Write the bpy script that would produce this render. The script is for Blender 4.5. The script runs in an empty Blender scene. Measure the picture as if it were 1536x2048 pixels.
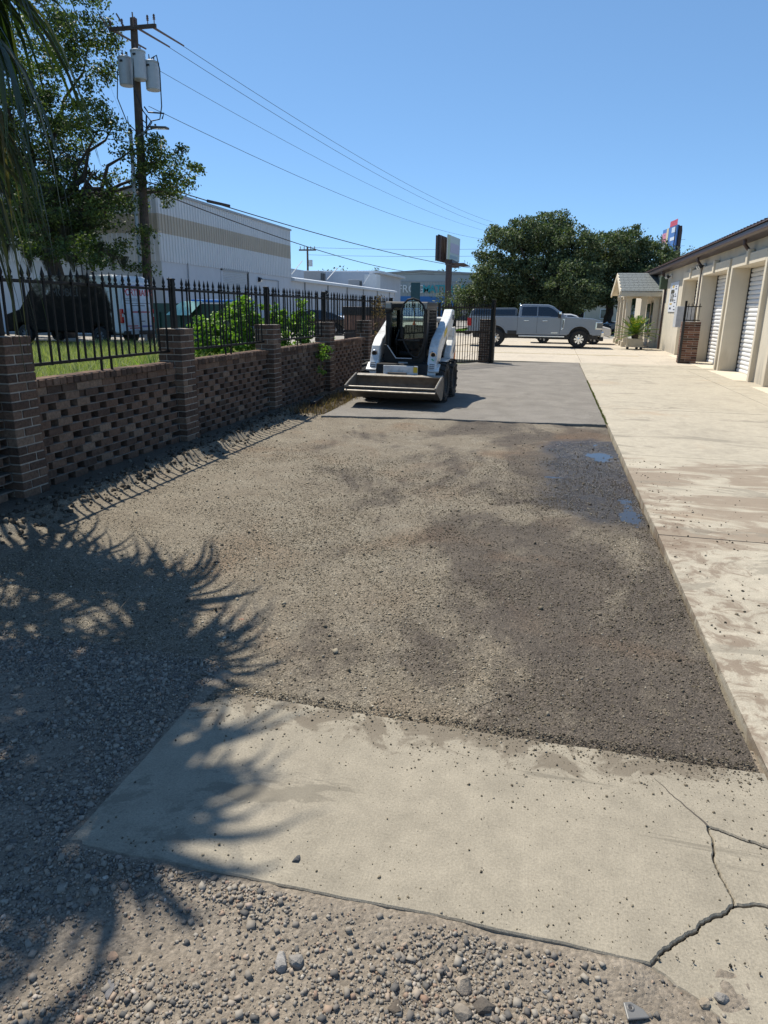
import bpy, bmesh, math, random
import numpy as np
from mathutils import Vector, Matrix
random.seed(7); RS = np.random.RandomState(11)
S = bpy.context.scene
COL = S.collection
rad = math.radians

# ------------------------------------------------------------------ camera
CAM_H = 1.68
PITCH, ROLL, YAW = rad(16.55), rad(0.8), rad(13.4)
fw = Vector((-math.sin(YAW)*math.cos(PITCH), math.cos(YAW)*math.cos(PITCH), -math.sin(PITCH)))
r0 = Vector((math.cos(YAW), math.sin(YAW), 0)); u0 = r0.cross(fw)
rt = r0*math.cos(ROLL)+u0*math.sin(ROLL); up = u0*math.cos(ROLL)-r0*math.sin(ROLL)
cd = bpy.data.cameras.new('camera'); cam = bpy.data.objects.new('camera', cd); COL.objects.link(cam)
cam.matrix_world = Matrix(((rt.x, up.x, -fw.x, 0), (rt.y, up.y, -fw.y, 0), (rt.z, up.z, -fw.z, CAM_H), (0, 0, 0, 1)))
cd.sensor_fit = 'HORIZONTAL'; cd.sensor_width = 36.0; cd.lens = 36.0*1361/1536
cd.clip_start = 0.05; cd.clip_end = 3000
S.camera = cam
S.render.resolution_x, S.render.resolution_y = 768, 1024

# ------------------------------------------------------------------ light
SUN_EL = rad(59.0)
SUN_H = Vector((-0.80, 0.60)).normalized()           # horizontal direction towards the sun
w = bpy.data.worlds.new('World'); S.world = w; w.use_nodes = True
nt = w.node_tree; nt.nodes.clear()
sky = nt.nodes.new('ShaderNodeTexSky'); sky.sky_type = 'NISHITA'; sky.sun_disc = False
sky.sun_elevation = SUN_EL; sky.sun_rotation = math.atan2(SUN_H.x, SUN_H.y)
sky.altitude = 0; sky.air_density = 0.6; sky.dust_density = 0.0; sky.ozone_density = 6.0
bg = nt.nodes.new('ShaderNodeBackground'); bg.inputs[1].default_value = 0.088
wo = nt.nodes.new('ShaderNodeOutputWorld')
# even grade of the whole dome towards the clear deep blue of the day
vm = nt.nodes.new('ShaderNodeVectorMath'); vm.operation = 'SCALE'; vm.inputs['Scale'].default_value = 0.1
gm = nt.nodes.new('ShaderNodeGamma'); gm.inputs[1].default_value = 0.64
vk = nt.nodes.new('ShaderNodeVectorMath'); vk.operation = 'MULTIPLY'; vk.inputs[1].default_value = (7.2, 9.6, 11.2)
nt.links.new(sky.outputs[0], vm.inputs[0]); nt.links.new(vm.outputs[0], gm.inputs[0]); nt.links.new(gm.outputs[0], vk.inputs[0])
nt.links.new(vk.outputs[0], bg.inputs[0]); nt.links.new(bg.outputs[0], wo.inputs[0])
sd = bpy.data.lights.new('sun', 'SUN'); sd.energy = 4.9; sd.angle = rad(0.53); sd.color = (1.0, 0.94, 0.83)
sun = bpy.data.objects.new('sun', sd); COL.objects.link(sun)
sv = Vector((SUN_H.x*math.cos(SUN_EL), SUN_H.y*math.cos(SUN_EL), math.sin(SUN_EL)))
sun.rotation_euler = sv.to_track_quat('Z', 'Y').to_euler(); sun.location = (-20, 20, 40)
S.view_settings.view_transform = 'Standard'; S.view_settings.look = 'None'
S.view_settings.exposure = 0.48; S.view_settings.gamma = 1.0; S.view_settings.use_curve_mapping = False

# ------------------------------------------------------------------ material helpers
def new_mat(name):
    m = bpy.data.materials.new(name); m.use_nodes = True
    n = m.node_tree; b = n.nodes['Principled BSDF']
    return m, n, b
def ramp(n, stops, interp='LINEAR'):
    r = n.nodes.new('ShaderNodeValToRGB'); r.color_ramp.interpolation = interp
    e = r.color_ramp.elements
    while len(e) < len(stops): e.new(0.5)
    for i, (p, c) in enumerate(stops):
        e[i].position = p; e[i].color = (c[0], c[1], c[2], 1) if not isinstance(c, (int, float)) else (c, c, c, 1)
    return r
def noise(n, scale, detail=4, rough=0.6, vec=None, dist=0.0):
    t = n.nodes.new('ShaderNodeTexNoise'); t.inputs['Scale'].default_value = scale
    t.inputs['Detail'].default_value = detail; t.inputs['Roughness'].default_value = rough
    t.inputs['Distortion'].default_value = dist
    if vec is not None: n.links.new(vec, t.inputs['Vector'])
    return t
def wpos(n, sc=None):
    g = n.nodes.new('ShaderNodeNewGeometry')
    if sc is None: return g.outputs['Position']
    mp = n.nodes.new('ShaderNodeMapping'); mp.inputs['Scale'].default_value = sc
    n.links.new(g.outputs['Position'], mp.inputs['Vector']); return mp.outputs[0]
def mixc(n, fac, a, b, mode='MIX'):
    m = n.nodes.new('ShaderNodeMix'); m.data_type = 'RGBA'; m.blend_type = mode
    for sock, v in ((m.inputs[0], fac), (m.inputs[6], a), (m.inputs[7], b)):
        if hasattr(v, 'is_linked') or hasattr(v, 'links'): n.links.new(v, sock)
        elif isinstance(v, (int, float)): sock.default_value = v
        else: sock.default_value = (v[0], v[1], v[2], 1)
    return m.outputs[2]
def mth(n, op, a, b=None, c=None, clamp=False):
    m = n.nodes.new('ShaderNodeMath'); m.operation = op; m.use_clamp = clamp
    for i, v in enumerate((a, b, c)):
        if v is None: continue
        if isinstance(v, (int, float)): m.inputs[i].default_value = v
        else: n.links.new(v, m.inputs[i])
    return m.outputs[0]
def sstep(n, v, lo, hi):
    m = n.nodes.new('ShaderNodeMapRange'); m.interpolation_type = 'SMOOTHSTEP'
    m.inputs[1].default_value = lo; m.inputs[2].default_value = hi
    n.links.new(v, m.inputs[0]); return m.outputs[0]
def bump(n, b, h, strength=0.5, dist=0.02, prev=None):
    k = n.nodes.new('ShaderNodeBump'); k.inputs['Strength'].default_value = strength; k.inputs['Distance'].default_value = dist
    n.links.new(h, k.inputs['Height'])
    if prev is not None: n.links.new(prev, k.inputs['Normal'])
    n.links.new(k.outputs[0], b.inputs['Normal']); return k.outputs[0]
def lum(c, k): return tuple(min(1.0, x*k) for x in c)
def mat(name, col, rough=0.6, metal=0.0, var=0.12, scale=6.0, bmp=0.0, bscale=60.0, spec=0.5, objspace=False, dirt=0.0, dirtcol=(0.12, 0.09, 0.06), coat=0.0):
    m, n, b = new_mat(name)
    if objspace:
        tc = n.nodes.new('ShaderNodeTexCoord'); v = tc.outputs['Object']
    else: v = wpos(n)
    t = noise(n, scale, 5, 0.62, v)
    r = ramp(n, [(0.3, lum(col, 1-var)), (0.7, lum(col, 1+var))]); n.links.new(t.outputs[0], r.inputs[0])
    out = r.outputs[0]
    if dirt > 0:
        t2 = noise(n, scale*0.6, 8, 0.7, v, 0.6)
        rr = ramp(n, [(0.45, 0.0), (0.75, dirt)]); n.links.new(t2.outputs[0], rr.inputs[0])
        out = mixc(n, rr.outputs[0], out, dirtcol)
    n.links.new(out, b.inputs['Base Color'])
    b.inputs['Roughness'].default_value = rough; b.inputs['Metallic'].default_value = metal
    b.inputs['Specular IOR Level'].default_value = spec
    if coat: b.inputs['Coat Weight'].default_value = coat; b.inputs['Coat Roughness'].default_value = 0.04
    if bmp > 0:
        t3 = noise(n, bscale, 6, 0.65, v); bump(n, b, t3.outputs[0], bmp, 0.01)
    return m
def island_mat(name, stops, rough=0.8, trans=0.0, spec=0.3, nscale=0.0):
    m, n, b = new_mat(name)
    g = n.nodes.new('ShaderNodeNewGeometry')
    r = ramp(n, stops); n.links.new(g.outputs['Random Per Island'], r.inputs[0])
    c = r.outputs[0]
    if nscale:
        t = noise(n, nscale, 3, 0.5, g.outputs['Position'])
        rr = ramp(n, [(0.35, 0.6), (0.65, 1.15)]); n.links.new(t.outputs[0], rr.inputs[0])
        c = mixc(n, 1.0, c, rr.outputs[0], 'MULTIPLY')
    n.links.new(c, b.inputs['Base Color']); b.inputs['Roughness'].default_value = rough
    b.inputs['Specular IOR Level'].default_value = spec
    if trans > 0:
        tr = n.nodes.new('ShaderNodeBsdfTranslucent'); n.links.new(mixc(n, 1.0, c, (1.25, 1.5, 0.55), 'MULTIPLY'), tr.inputs[0])
        mx = n.nodes.new('ShaderNodeMixShader'); mx.inputs[0].default_value = trans
        o = n.nodes['Material Output']
        n.links.new(b.outputs[0], mx.inputs[1]); n.links.new(tr.outputs[0], mx.inputs[2]); n.links.new(mx.outputs[0], o.inputs[0])
    return m
def glass_mat(name, tint=(0.75, 0.85, 0.82), refl=0.12, rough=0.02):
    m, n, b = new_mat(name); n.nodes.remove(b)
    t = n.nodes.new('ShaderNodeBsdfTransparent'); t.inputs[0].default_value = (*tint, 1)
    g = n.nodes.new('ShaderNodeBsdfGlossy'); g.inputs['Roughness'].default_value = rough
    f = n.nodes.new('ShaderNodeFresnel'); f.inputs[0].default_value = 1.5
    a = mth(n, 'ADD', f.outputs[0], refl-0.04, clamp=True)
    mx = n.nodes.new('ShaderNodeMixShader'); n.links.new(a, mx.inputs[0])
    n.links.new(t.outputs[0], mx.inputs[1]); n.links.new(g.outputs[0], mx.inputs[2])
    n.links.new(mx.outputs[0], n.nodes['Material Output'].inputs[0]); return m

# ------------------------------------------------------------------ mesh helpers
class MB:
    def __init__(s): s.v = []; s.f = []
    def add(s, vs, fs):
        o = len(s.v); s.v += [tuple(map(float, p)) for p in vs]; s.f += [tuple(i+o for i in f) for f in fs]; return s
    def box(s, c, d, rz=0.0, rx=0.0, ry=0.0):
        M = Matrix.Translation(c) @ Matrix.Rotation(rz, 4, 'Z') @ Matrix.Rotation(ry, 4, 'Y') @ Matrix.Rotation(rx, 4, 'X')
        h = [x/2 for x in d]
        vs = [M @ Vector((sx*h[0], sy*h[1], sz*h[2])) for sz in (-1, 1) for sy in (-1, 1) for sx in (-1, 1)]
        return s.add(vs, [(0, 2, 3, 1), (4, 5, 7, 6), (0, 1, 5, 4), (2, 6, 7, 3), (0, 4, 6, 2), (1, 3, 7, 5)])
    def bb(s, x0, x1, y0, y1, z0, z1):
        return s.box(((x0+x1)/2, (y0+y1)/2, (z0+z1)/2), (x1-x0, y1-y0, z1-z0))
    def prism(s, poly, axis, a, b, taper=None):
        k = len(poly)
        def P(p, t, q=1.0):
            if axis == 'x': return (t, p[0], p[1])
            if axis == 'y': return (p[0], t, p[1])
            return (p[0], p[1], t)
        vs = [P(p, a) for p in poly]+[P(p, b) for p in poly]
        fs = [tuple(range(k-1, -1, -1)), tuple(range(k, 2*k))]+[(i, (i+1) % k, k+(i+1) % k, k+i) for i in range(k)]
        return s.add(vs, fs)
    def tube(s, pts, r, n=8, cap=True):
        pts = [Vector(p) for p in pts]; k = len(pts)
        rr = r if isinstance(r, (list, tuple)) else [r]*k
        prev = None; rings = []
        for i, p in enumerate(pts):
            d = (pts[min(i+1, k-1)]-pts[max(i-1, 0)])
            if d.length < 1e-9: d = Vector((0, 0, 1))
            d.normalize()
            a = prev if prev is not None else (Vector((0, 0, 1)) if abs(d.z) < 0.9 else Vector((1, 0, 0)))
            x = (a-d*a.dot(d))
            if x.length < 1e-6: x = d.orthogonal()
            x.normalize(); y = d.cross(x); prev = x
            rings.append([p+(x*math.cos(2*math.pi*j/n)+y*math.sin(2*math.pi*j/n))*rr[i] for j in range(n)])
        vs = [q for R in rings for q in R]; fs = []
        for i in range(k-1):
            for j in range(n):
                fs.append((i*n+j, i*n+(j+1) % n, (i+1)*n+(j+1) % n, (i+1)*n+j))
        if cap: fs += [tuple(range(n-1, -1, -1)), tuple((k-1)*n+j for j in range(n))]
        return s.add(vs, fs)
    def lathe(s, prof, n=24, c=(0, 0, 0), axis='z', closed=False):
        vs = []; k = len(prof)
        for j in range(n):
            a = 2*math.pi*j/n
            for (r, h) in prof:
                if axis == 'z': p = (r*math.cos(a), r*math.sin(a), h)
                elif axis == 'x': p = (h, r*math.cos(a), r*math.sin(a))
                else: p = (r*math.cos(a), h, r*math.sin(a))
                vs.append((p[0]+c[0], p[1]+c[1], p[2]+c[2]))
        fs = []
        m = k if closed else k-1
        for j in range(n):
            for i in range(m):
                fs.append((j*k+i, j*k+(i+1) % k, ((j+1) % n)*k+(i+1) % k, ((j+1) % n)*k+i))
        if not closed:
            if prof[0][0] > 1e-6: fs.append(tuple(j*k for j in range(n)))
            if prof[-1][0] > 1e-6: fs.append(tuple(j*k+k-1 for j in range(n)))
        return s.add(vs, fs)
    def mesh(s, name, recalc=True):
        me = bpy.data.meshes.new(name); me.from_pydata(s.v, [], s.f); me.update()
        if recalc and len(s.f) < 8000:
            b = bmesh.new(); b.from_mesh(me); bmesh.ops.remove_doubles(b, verts=b.verts, dist=1e-6)
            bmesh.ops.recalc_face_normals(b, faces=b.faces); b.to_mesh(me); b.free()
        return me
    def obj(s, name, m, parent=None, bevel=0.0, seg=2, smooth=False, loc=None, rot=None, solid=0.0):
        return link(name, s.mesh(name), m, parent, bevel, seg, smooth, loc, rot, solid)
def link(name, me, m=None, parent=None, bevel=0.0, seg=2, smooth=False, loc=None, rot=None, solid=0.0):
    o = bpy.data.objects.new(name, me); COL.objects.link(o)
    if m is not None and not me.materials: me.materials.append(m)
    if parent is not None: o.parent = parent
    if loc is not None: o.location = loc
    if rot is not None: o.rotation_euler = rot
    if smooth: me.polygons.foreach_set('use_smooth', [True]*len(me.polygons))
    if solid:
        q = o.modifiers.new('solid', 'SOLIDIFY'); q.thickness = solid; q.offset = 0
    if bevel:
        q = o.modifiers.new('bevel', 'BEVEL'); q.width = bevel; q.segments = seg; q.limit_method = 'ANGLE'; q.angle_limit = rad(35)
        if smooth is None: pass
    return o
def raw(name, V, F, m, parent=None, smooth=False):
    """numpy quads / tris (all the same length) -> object"""
    me = bpy.data.meshes.new(name); k = F.shape[1]
    me.vertices.add(len(V)); me.vertices.foreach_set('co', np.ascontiguousarray(V, dtype=np.float32).ravel())
    me.loops.add(F.size); me.loops.foreach_set('vertex_index', F.astype(np.int32).ravel())
    me.polygons.add(len(F)); me.polygons.foreach_set('loop_start', np.arange(0, F.size, k, dtype=np.int32))
    try: me.polygons.foreach_set('loop_total', np.full(len(F), k, dtype=np.int32))
    except Exception: pass
    if smooth: me.polygons.foreach_set('use_smooth', np.ones(len(F), dtype=bool))
    me.update(calc_edges=True)
    return link(name, me, m, parent)
def tag(o, label=None, cat=None, group=None, kind=None):
    if label: o['label'] = label
    if cat: o['category'] = cat
    if group: o['group'] = group
    if kind: o['kind'] = kind
    return o
def thing(name, label, cat, loc=(0, 0, 0), rz=0.0, group=None):
    o = bpy.data.objects.new(name, None); COL.objects.link(o); o.location = loc; o.rotation_euler = (0, 0, rz)
    o.empty_display_size = 0.2
    return tag(o, label, cat, group)
def structure(o): return tag(o, kind='structure')
def setting(name):
    o = bpy.data.objects.new(name, None); COL.objects.link(o); return tag(o, kind='structure')
def copy_tree(o, parent=None):
    c = o.copy(); COL.objects.link(c); c.parent = parent
    for ch in o.children: copy_tree(ch, c)
    return c
def text(body, size, m, parent, loc, rot, name='lettering', extrude=0.004, sx=1.0, align='CENTER', bold=0.0):
    cu = bpy.data.curves.new(name, 'FONT'); cu.body = body; cu.size = size; cu.extrude = extrude
    cu.align_x = align; cu.align_y = 'CENTER'; cu.offset = bold
    to = bpy.data.objects.new(name+'_src', cu); COL.objects.link(to)
    dg = bpy.context.evaluated_depsgraph_get(); dg.update()
    me = bpy.data.meshes.new_from_object(to.evaluated_get(dg)); me.name = name
    bpy.data.objects.remove(to); bpy.data.curves.remove(cu)
    o = link(name, me, m, parent, loc=loc, rot=rot); o.scale = (sx, 1, 1); return o
# value noise in numpy
_T = RS.rand(256, 256)
def vnoise(x, y):
    xi = np.floor(x).astype(int); yi = np.floor(y).astype(int); fx = x-xi; fy = y-yi
    fx = fx*fx*(3-2*fx); fy = fy*fy*(3-2*fy)
    a = _T[xi & 255, yi & 255]; b = _T[(xi+1) & 255, yi & 255]; c = _T[xi & 255, (yi+1) & 255]; d = _T[(xi+1) & 255, (yi+1) & 255]
    return (a*(1-fx)+b*fx)*(1-fy)+(c*(1-fx)+d*fx)*fy
def fbm(x, y, o=4, g=0.5):
    s = 0; a = 1; t = 0
    for i in range(o):
        s = s+a*vnoise(x*2**i+i*17.3, y*2**i+i*9.1); t += a; a *= g
    return s/t
def gridmesh(name, xs, ys, zf, m, parent=None, smooth=True):
    X, Y = np.meshgrid(xs, ys); Z = zf(X, Y)
    V = np.stack([X, Y, Z], -1).reshape(-1, 3); nx, ny = len(xs), len(ys)
    i = np.arange(nx*ny).reshape(ny, nx)
    F = np.stack([i[:-1, :-1], i[:-1, 1:], i[1:, 1:], i[1:, :-1]], -1).reshape(-1, 4)
    return raw(name, V, F, m, parent, smooth)
def rot_rand(N):
    q = RS.normal(size=(N, 4)); q /= np.linalg.norm(q, axis=1)[:, None]
    a, b, c, d = q.T
    return np.stack([np.stack([1-2*(c*c+d*d), 2*(b*c-a*d), 2*(b*d+a*c)], -1), np.stack([2*(b*c+a*d), 1-2*(b*b+d*d), 2*(c*d-a*b)], -1), np.stack([2*(b*d-a*c), 2*(c*d+a*b), 1-2*(b*b+c*c)], -1)], 1)
# ------------------------------------------------------------------ ground materials
def gravel_lot_mat():
    m, n, b = new_mat('scraped_gravel'); p = wpos(n)
    sx = n.nodes.new('ShaderNodeSeparateXYZ'); n.links.new(p, sx.inputs[0])
    big = noise(n, 0.62, 6, 0.68, wpos(n, (1.0, 0.62, 1.0)), 0.35); med = noise(n, 2.6, 5, 0.65, p, 0.3)
    fine = noise(n, 60, 5, 0.8, p)
    vo = n.nodes.new('ShaderNodeTexVoronoi'); vo.inputs['Scale'].default_value = 135; n.links.new(p, vo.inputs['Vector'])
    hs = n.nodes.new('ShaderNodeSeparateColor'); n.links.new(vo.outputs['Color'], hs.inputs[0])
    tan = ramp(n, [(0.25, (0.155, 0.127, 0.092)), (0.55, (0.203, 0.173, 0.129)), (0.8, (0.245, 0.218, 0.168))]); n.links.new(med.outputs[0], tan.inputs[0])
    dark = ramp(n, [(0.3, (0.070, 0.057, 0.046)), (0.7, (0.115, 0.095, 0.074))]); n.links.new(med.outputs[0], dark.inputs[0])
    # damp brown patches: the right half and the far edge were scraped deepest
    a = mth(n, 'MULTIPLY_ADD', sx.outputs[0], 0.055, 0.045)
    f = mth(n, 'ADD', big.outputs[0], a)
    df = sstep(n, mth(n, 'MULTIPLY_ADD', med.outputs[0], 0.12, f), 0.51, 0.63)
    c = mixc(n, df, tan.outputs[0], dark.outputs[0])
    rust = noise(n, 0.8, 3, 0.5, p, 0.5); rf = ramp(n, [(0.55, 0.0), (0.72, 0.5)]); n.links.new(rust.outputs[0], rf.inputs[0])
    c = mixc(n, rf.outputs[0], c, (0.16, 0.095, 0.052))
    sp = ramp(n, [(0.0, 0.5), (0.25, 0.8), (0.6, 1.0), (0.84, 1.25), (1.0, 1.8)]); n.links.new(hs.outputs[0], sp.inputs[0])
    c = mixc(n, 0.85, c, sp.outputs[0], 'MULTIPLY')
    fr = ramp(n, [(0.3, 0.62), (0.7, 1.28)]); n.links.new(fine.outputs[0], fr.inputs[0])
    c = mixc(n, 0.9, c, fr.outputs[0], 'MULTIPLY')
    # wet soil beside the puddles; ww is a darker band along the wall
    wn = noise(n, 1.9, 4, 0.6, p, 0.4)
    wx = sstep(n, sx.outputs[0], -0.9, 0.75)
    wy = mth(n, 'MULTIPLY', sstep(n, sx.outputs[1], 5.0, 6.6), mth(n, 'SUBTRACT', 1.0, sstep(n, sx.outputs[1], 9.2, 10.9)))
    wet = sstep(n, mth(n, 'MULTIPLY', mth(n, 'MULTIPLY', wx, wy), mth(n, 'ADD', wn.outputs[0], 0.5)), 0.42, 0.72)
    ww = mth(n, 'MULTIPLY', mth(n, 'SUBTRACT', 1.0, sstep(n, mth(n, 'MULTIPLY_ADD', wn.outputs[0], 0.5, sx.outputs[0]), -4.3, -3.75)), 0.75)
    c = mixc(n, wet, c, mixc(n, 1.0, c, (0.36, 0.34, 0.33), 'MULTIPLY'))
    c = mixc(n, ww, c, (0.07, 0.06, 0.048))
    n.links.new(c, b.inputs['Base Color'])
    rgh = mth(n, 'MULTIPLY_ADD', wet, -0.66, 0.92); n.links.new(rgh, b.inputs['Roughness']); b.inputs['Specular IOR Level'].default_value = 0.3
    h = mth(n, 'MULTIPLY_ADD', vo.outputs['Distance'], -0.8, mth(n, 'MULTIPLY', fine.outputs[0], 1.2))
    bump(n, b, h, 0.8, 0.009)
    return m
def dirt_mat(name, base, dk, vs=85):
    m, n, b = new_mat(name); p = wpos(n)
    big = noise(n, 1.8, 5, 0.65, p, 0.4); fine = noise(n, 70, 5, 0.75, p); vf = noise(n, 260, 3, 0.7, p)
    r = ramp(n, [(0.3, dk), (0.62, base), (0.85, lum(base, 1.15))]); n.links.new(big.outputs[0], r.inputs[0])
    fr = ramp(n, [(0.3, 0.66), (0.7, 1.25)]); n.links.new(fine.outputs[0], fr.inputs[0])
    c = mixc(n, 0.9, r.outputs[0], fr.outputs[0], 'MULTIPLY')
    vo = n.nodes.new('ShaderNodeTexVoronoi'); vo.inputs['Scale'].default_value = vs; n.links.new(p, vo.inputs['Vector'])
    hs = n.nodes.new('ShaderNodeSeparateColor'); n.links.new(vo.outputs['Color'], hs.inputs[0])
    sp = ramp(n, [(0.0, 0.7), (0.5, 1.0), (1.0, 1.3)]); n.links.new(hs.outputs[0], sp.inputs[0])
    c = mixc(n, 0.6, c, sp.outputs[0], 'MULTIPLY')
    n.links.new(c, b.inputs['Base Color']); b.inputs['Roughness'].default_value = 0.95; b.inputs['Specular IOR Level'].default_value = 0.2
    h = mth(n, 'ADD', mth(n, 'MULTIPLY', vo.outputs['Distance'], -0.7), mth(n, 'ADD', fine.outputs[0], mth(n, 'MULTIPLY', vf.outputs[0], 0.4)))
    bump(n, b, h, 0.8, 0.008); return m
def concrete_mat(name, base, stain=None, sy=(0, 1), sxr=(0, 1), streak=(3, 3, 3), amount=0.8, specks=0.0, brush=0.0):
    m, n, b = new_mat(name); p = wpos(n)
    sx = n.nodes.new('ShaderNodeSeparateXYZ'); n.links.new(p, sx.inputs[0])
    big = noise(n, 0.7, 6, 0.6, p, 0.3); med = noise(n, 9, 6, 0.7, p); fine = noise(n, 130, 4, 0.75, p)
    b2 = noise(n, 2.4, 7, 0.68, p, 0.7)
    r = ramp(n, [(0.28, lum(base, 0.74)), (0.5, base), (0.75, lum(base, 1.12))]); n.links.new(mth(n, 'MULTIPLY_ADD', b2.outputs[0], 0.55, mth(n, 'MULTIPLY', big.outputs[0], 0.45)), r.inputs[0])
    mr = ramp(n, [(0.3, 0.82), (0.7, 1.12)]); n.links.new(med.outputs[0], mr.inputs[0])
    c = mixc(n, 0.9, r.outputs[0], mr.outputs[0], 'MULTIPLY')
    fr = ramp(n, [(0.3, 0.68), (0.7, 1.24)]); n.links.new(fine.outputs[0], fr.inputs[0])
    c = mixc(n, 0.85, c, fr.outputs[0], 'MULTIPLY')
    vo = n.nodes.new('ShaderNodeTexVoronoi'); vo.inputs['Scale'].default_value = 45; n.links.new(p, vo.inputs['Vector'])
    pit = ramp(n, [(0.05, 1.0), (0.11, 0.0)]); n.links.new(vo.outputs['Distance'], pit.inputs[0])
    hs = n.nodes.new('ShaderNodeSeparateColor'); n.links.new(vo.outputs['Color'], hs.inputs[0])
    pit = mth(n, 'MULTIPLY', pit.outputs[0], sstep(n, hs.outputs[1], 0.70, 0.72))
    c = mixc(n, mth(n, 'MULTIPLY', pit, 0.75), c, (0.08, 0.07, 0.06))
    if stain:
        mp = n.nodes.new('ShaderNodeMapping'); mp.inputs['Scale'].default_value = streak; n.links.new(p, mp.inputs[0])
        sn = noise(n, 1.0, 7, 0.66, mp.outputs[0], 0.9)
        win = mth(n, 'MULTIPLY', mth(n, 'MULTIPLY', sstep(n, sx.outputs[1], sy[0], sy[1]), mth(n, 'SUBTRACT', 1.0, sstep(n, sx.outputs[1], sy[2], sy[3]))),
                  mth(n, 'SUBTRACT', 1.0, sstep(n, sx.outputs[0], sxr[0], sxr[1])))
        f = sstep(n, mth(n, 'MULTIPLY_ADD', win, 0.40, mth(n, 'MULTIPLY_ADD', med.outputs[0], 0.16, sn.outputs[0])), 0.885, 1.0)
        c = mixc(n, mth(n, 'MULTIPLY', f, amount), c, stain)
        sp2 = noise(n, 5.5, 7, 0.7, p, 0.8); ew = mth(n, 'MULTIPLY', mth(n, 'SUBTRACT', 1.0, sstep(n, sx.outputs[0], 0.95, 2.1)), mth(n, 'SUBTRACT', 1.0, sstep(n, sx.outputs[1], 6.0, 8.5)))
        c = mixc(n, mth(n, 'MULTIPLY', sstep(n, mth(n, 'MULTIPLY_ADD', ew, 0.22, sp2.outputs[0]), 0.66, 0.80), 0.7 if sxr[0] > 1 else 0.0), c, (0.15, 0.105, 0.072))
        wm = noise(n, 1.0, 8, 0.7, wpos(n, (0.42, 1.15, 1)), 1.2); wf = sstep(n, mth(n, 'MULTIPLY_ADD', med.outputs[0], 0.08, wm.outputs[0]), 0.605, 0.635)
        c = mixc(n, mth(n, 'MULTIPLY', wf, 0.62), c, lum(base, 0.52))
        sn2 = noise(n, 0.45, 6, 0.6, p, 0.6); f2 = sstep(n, sn2.outputs[0], 0.55, 0.72)
        c = mixc(n, mth(n, 'MULTIPLY', f2, 0.45), c, (0.33, 0.225, 0.135))
    n.links.new(c, b.inputs['Base Color']); b.inputs['Roughness'].default_value = 0.85; b.inputs['Specular IOR Level'].default_value = 0.3
    h = mth(n, 'ADD', fine.outputs[0], mth(n, 'MULTIPLY', pit, -1.5))
    if brush:
        bp = noise(n, 1.0, 4, 0.7, wpos(n, (240, 14, 60))); h = mth(n, 'MULTIPLY_ADD', bp.outputs[0], brush, h)
    bump(n, b, h, 0.45, 0.004)
    return m
M = {}
M['lot'] = gravel_lot_mat()
M['dirt'] = dirt_mat('sandy_dirt', (0.262, 0.222, 0.174), (0.187, 0.155, 0.120))
M['soil'] = dirt_mat('grey_soil', (0.13, 0.105, 0.08), (0.075, 0.06, 0.045), 60)
M['grassground'] = dirt_mat('grass_soil', (0.075, 0.085, 0.03), (0.05, 0.05, 0.02), 40)
M['farground'] = dirt_mat('far_ground', (0.17, 0.17, 0.13), (0.11, 0.12, 0.07), 3)
M['slab'] = concrete_mat('slab_concrete', (0.284, 0.249, 0.190), (0.115, 0.092, 0.066), (1.95, 2.5, 2.9, 3.2), (0.3, 1.6), (5, 5, 3), 0.7, brush=0.8)
M['drive'] = concrete_mat('driveway_concrete', (0.395, 0.350, 0.272), (0.20, 0.150, 0.107), (4.2, 5.6, 8.5, 8.9), (2.2, 6.5), (0.95, 2.1, 1), 0.72)
M['lotconc'] = concrete_mat('parking_concrete', (0.47, 0.41, 0.325))
M['asphalt'] = dirt_mat('worn_asphalt', (0.235, 0.215, 0.188), (0.17, 0.155, 0.135), 150)
M['road'] = mat('road_asphalt', (0.20, 0.20, 0.19), 0.9, var=0.1, scale=0.4)
M['yard'] = concrete_mat('yard_concrete', (0.31, 0.285, 0.25))
M['yellowpaint'] = mat('yellow_paint', (0.45, 0.34, 0.09), 0.7, var=0.2, scale=12, dirt=0.95, dirtcol=(0.40, 0.345, 0.265))
M['moss'] = island_mat('weed_green', [(0, (0.06, 0.07, 0.02)), (1, (0.16, 0.17, 0.05))], 0.9, 0.2)

# ------------------------------------------------------------------ ground sheets
g = MB().add([(-900, -200, -0.14), (900, -200, -0.14), (900, 1500, -0.14), (-900, 1500, -0.14)], [(0, 1, 2, 3)])
structure(g.obj('ground', M['farground']))

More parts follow.
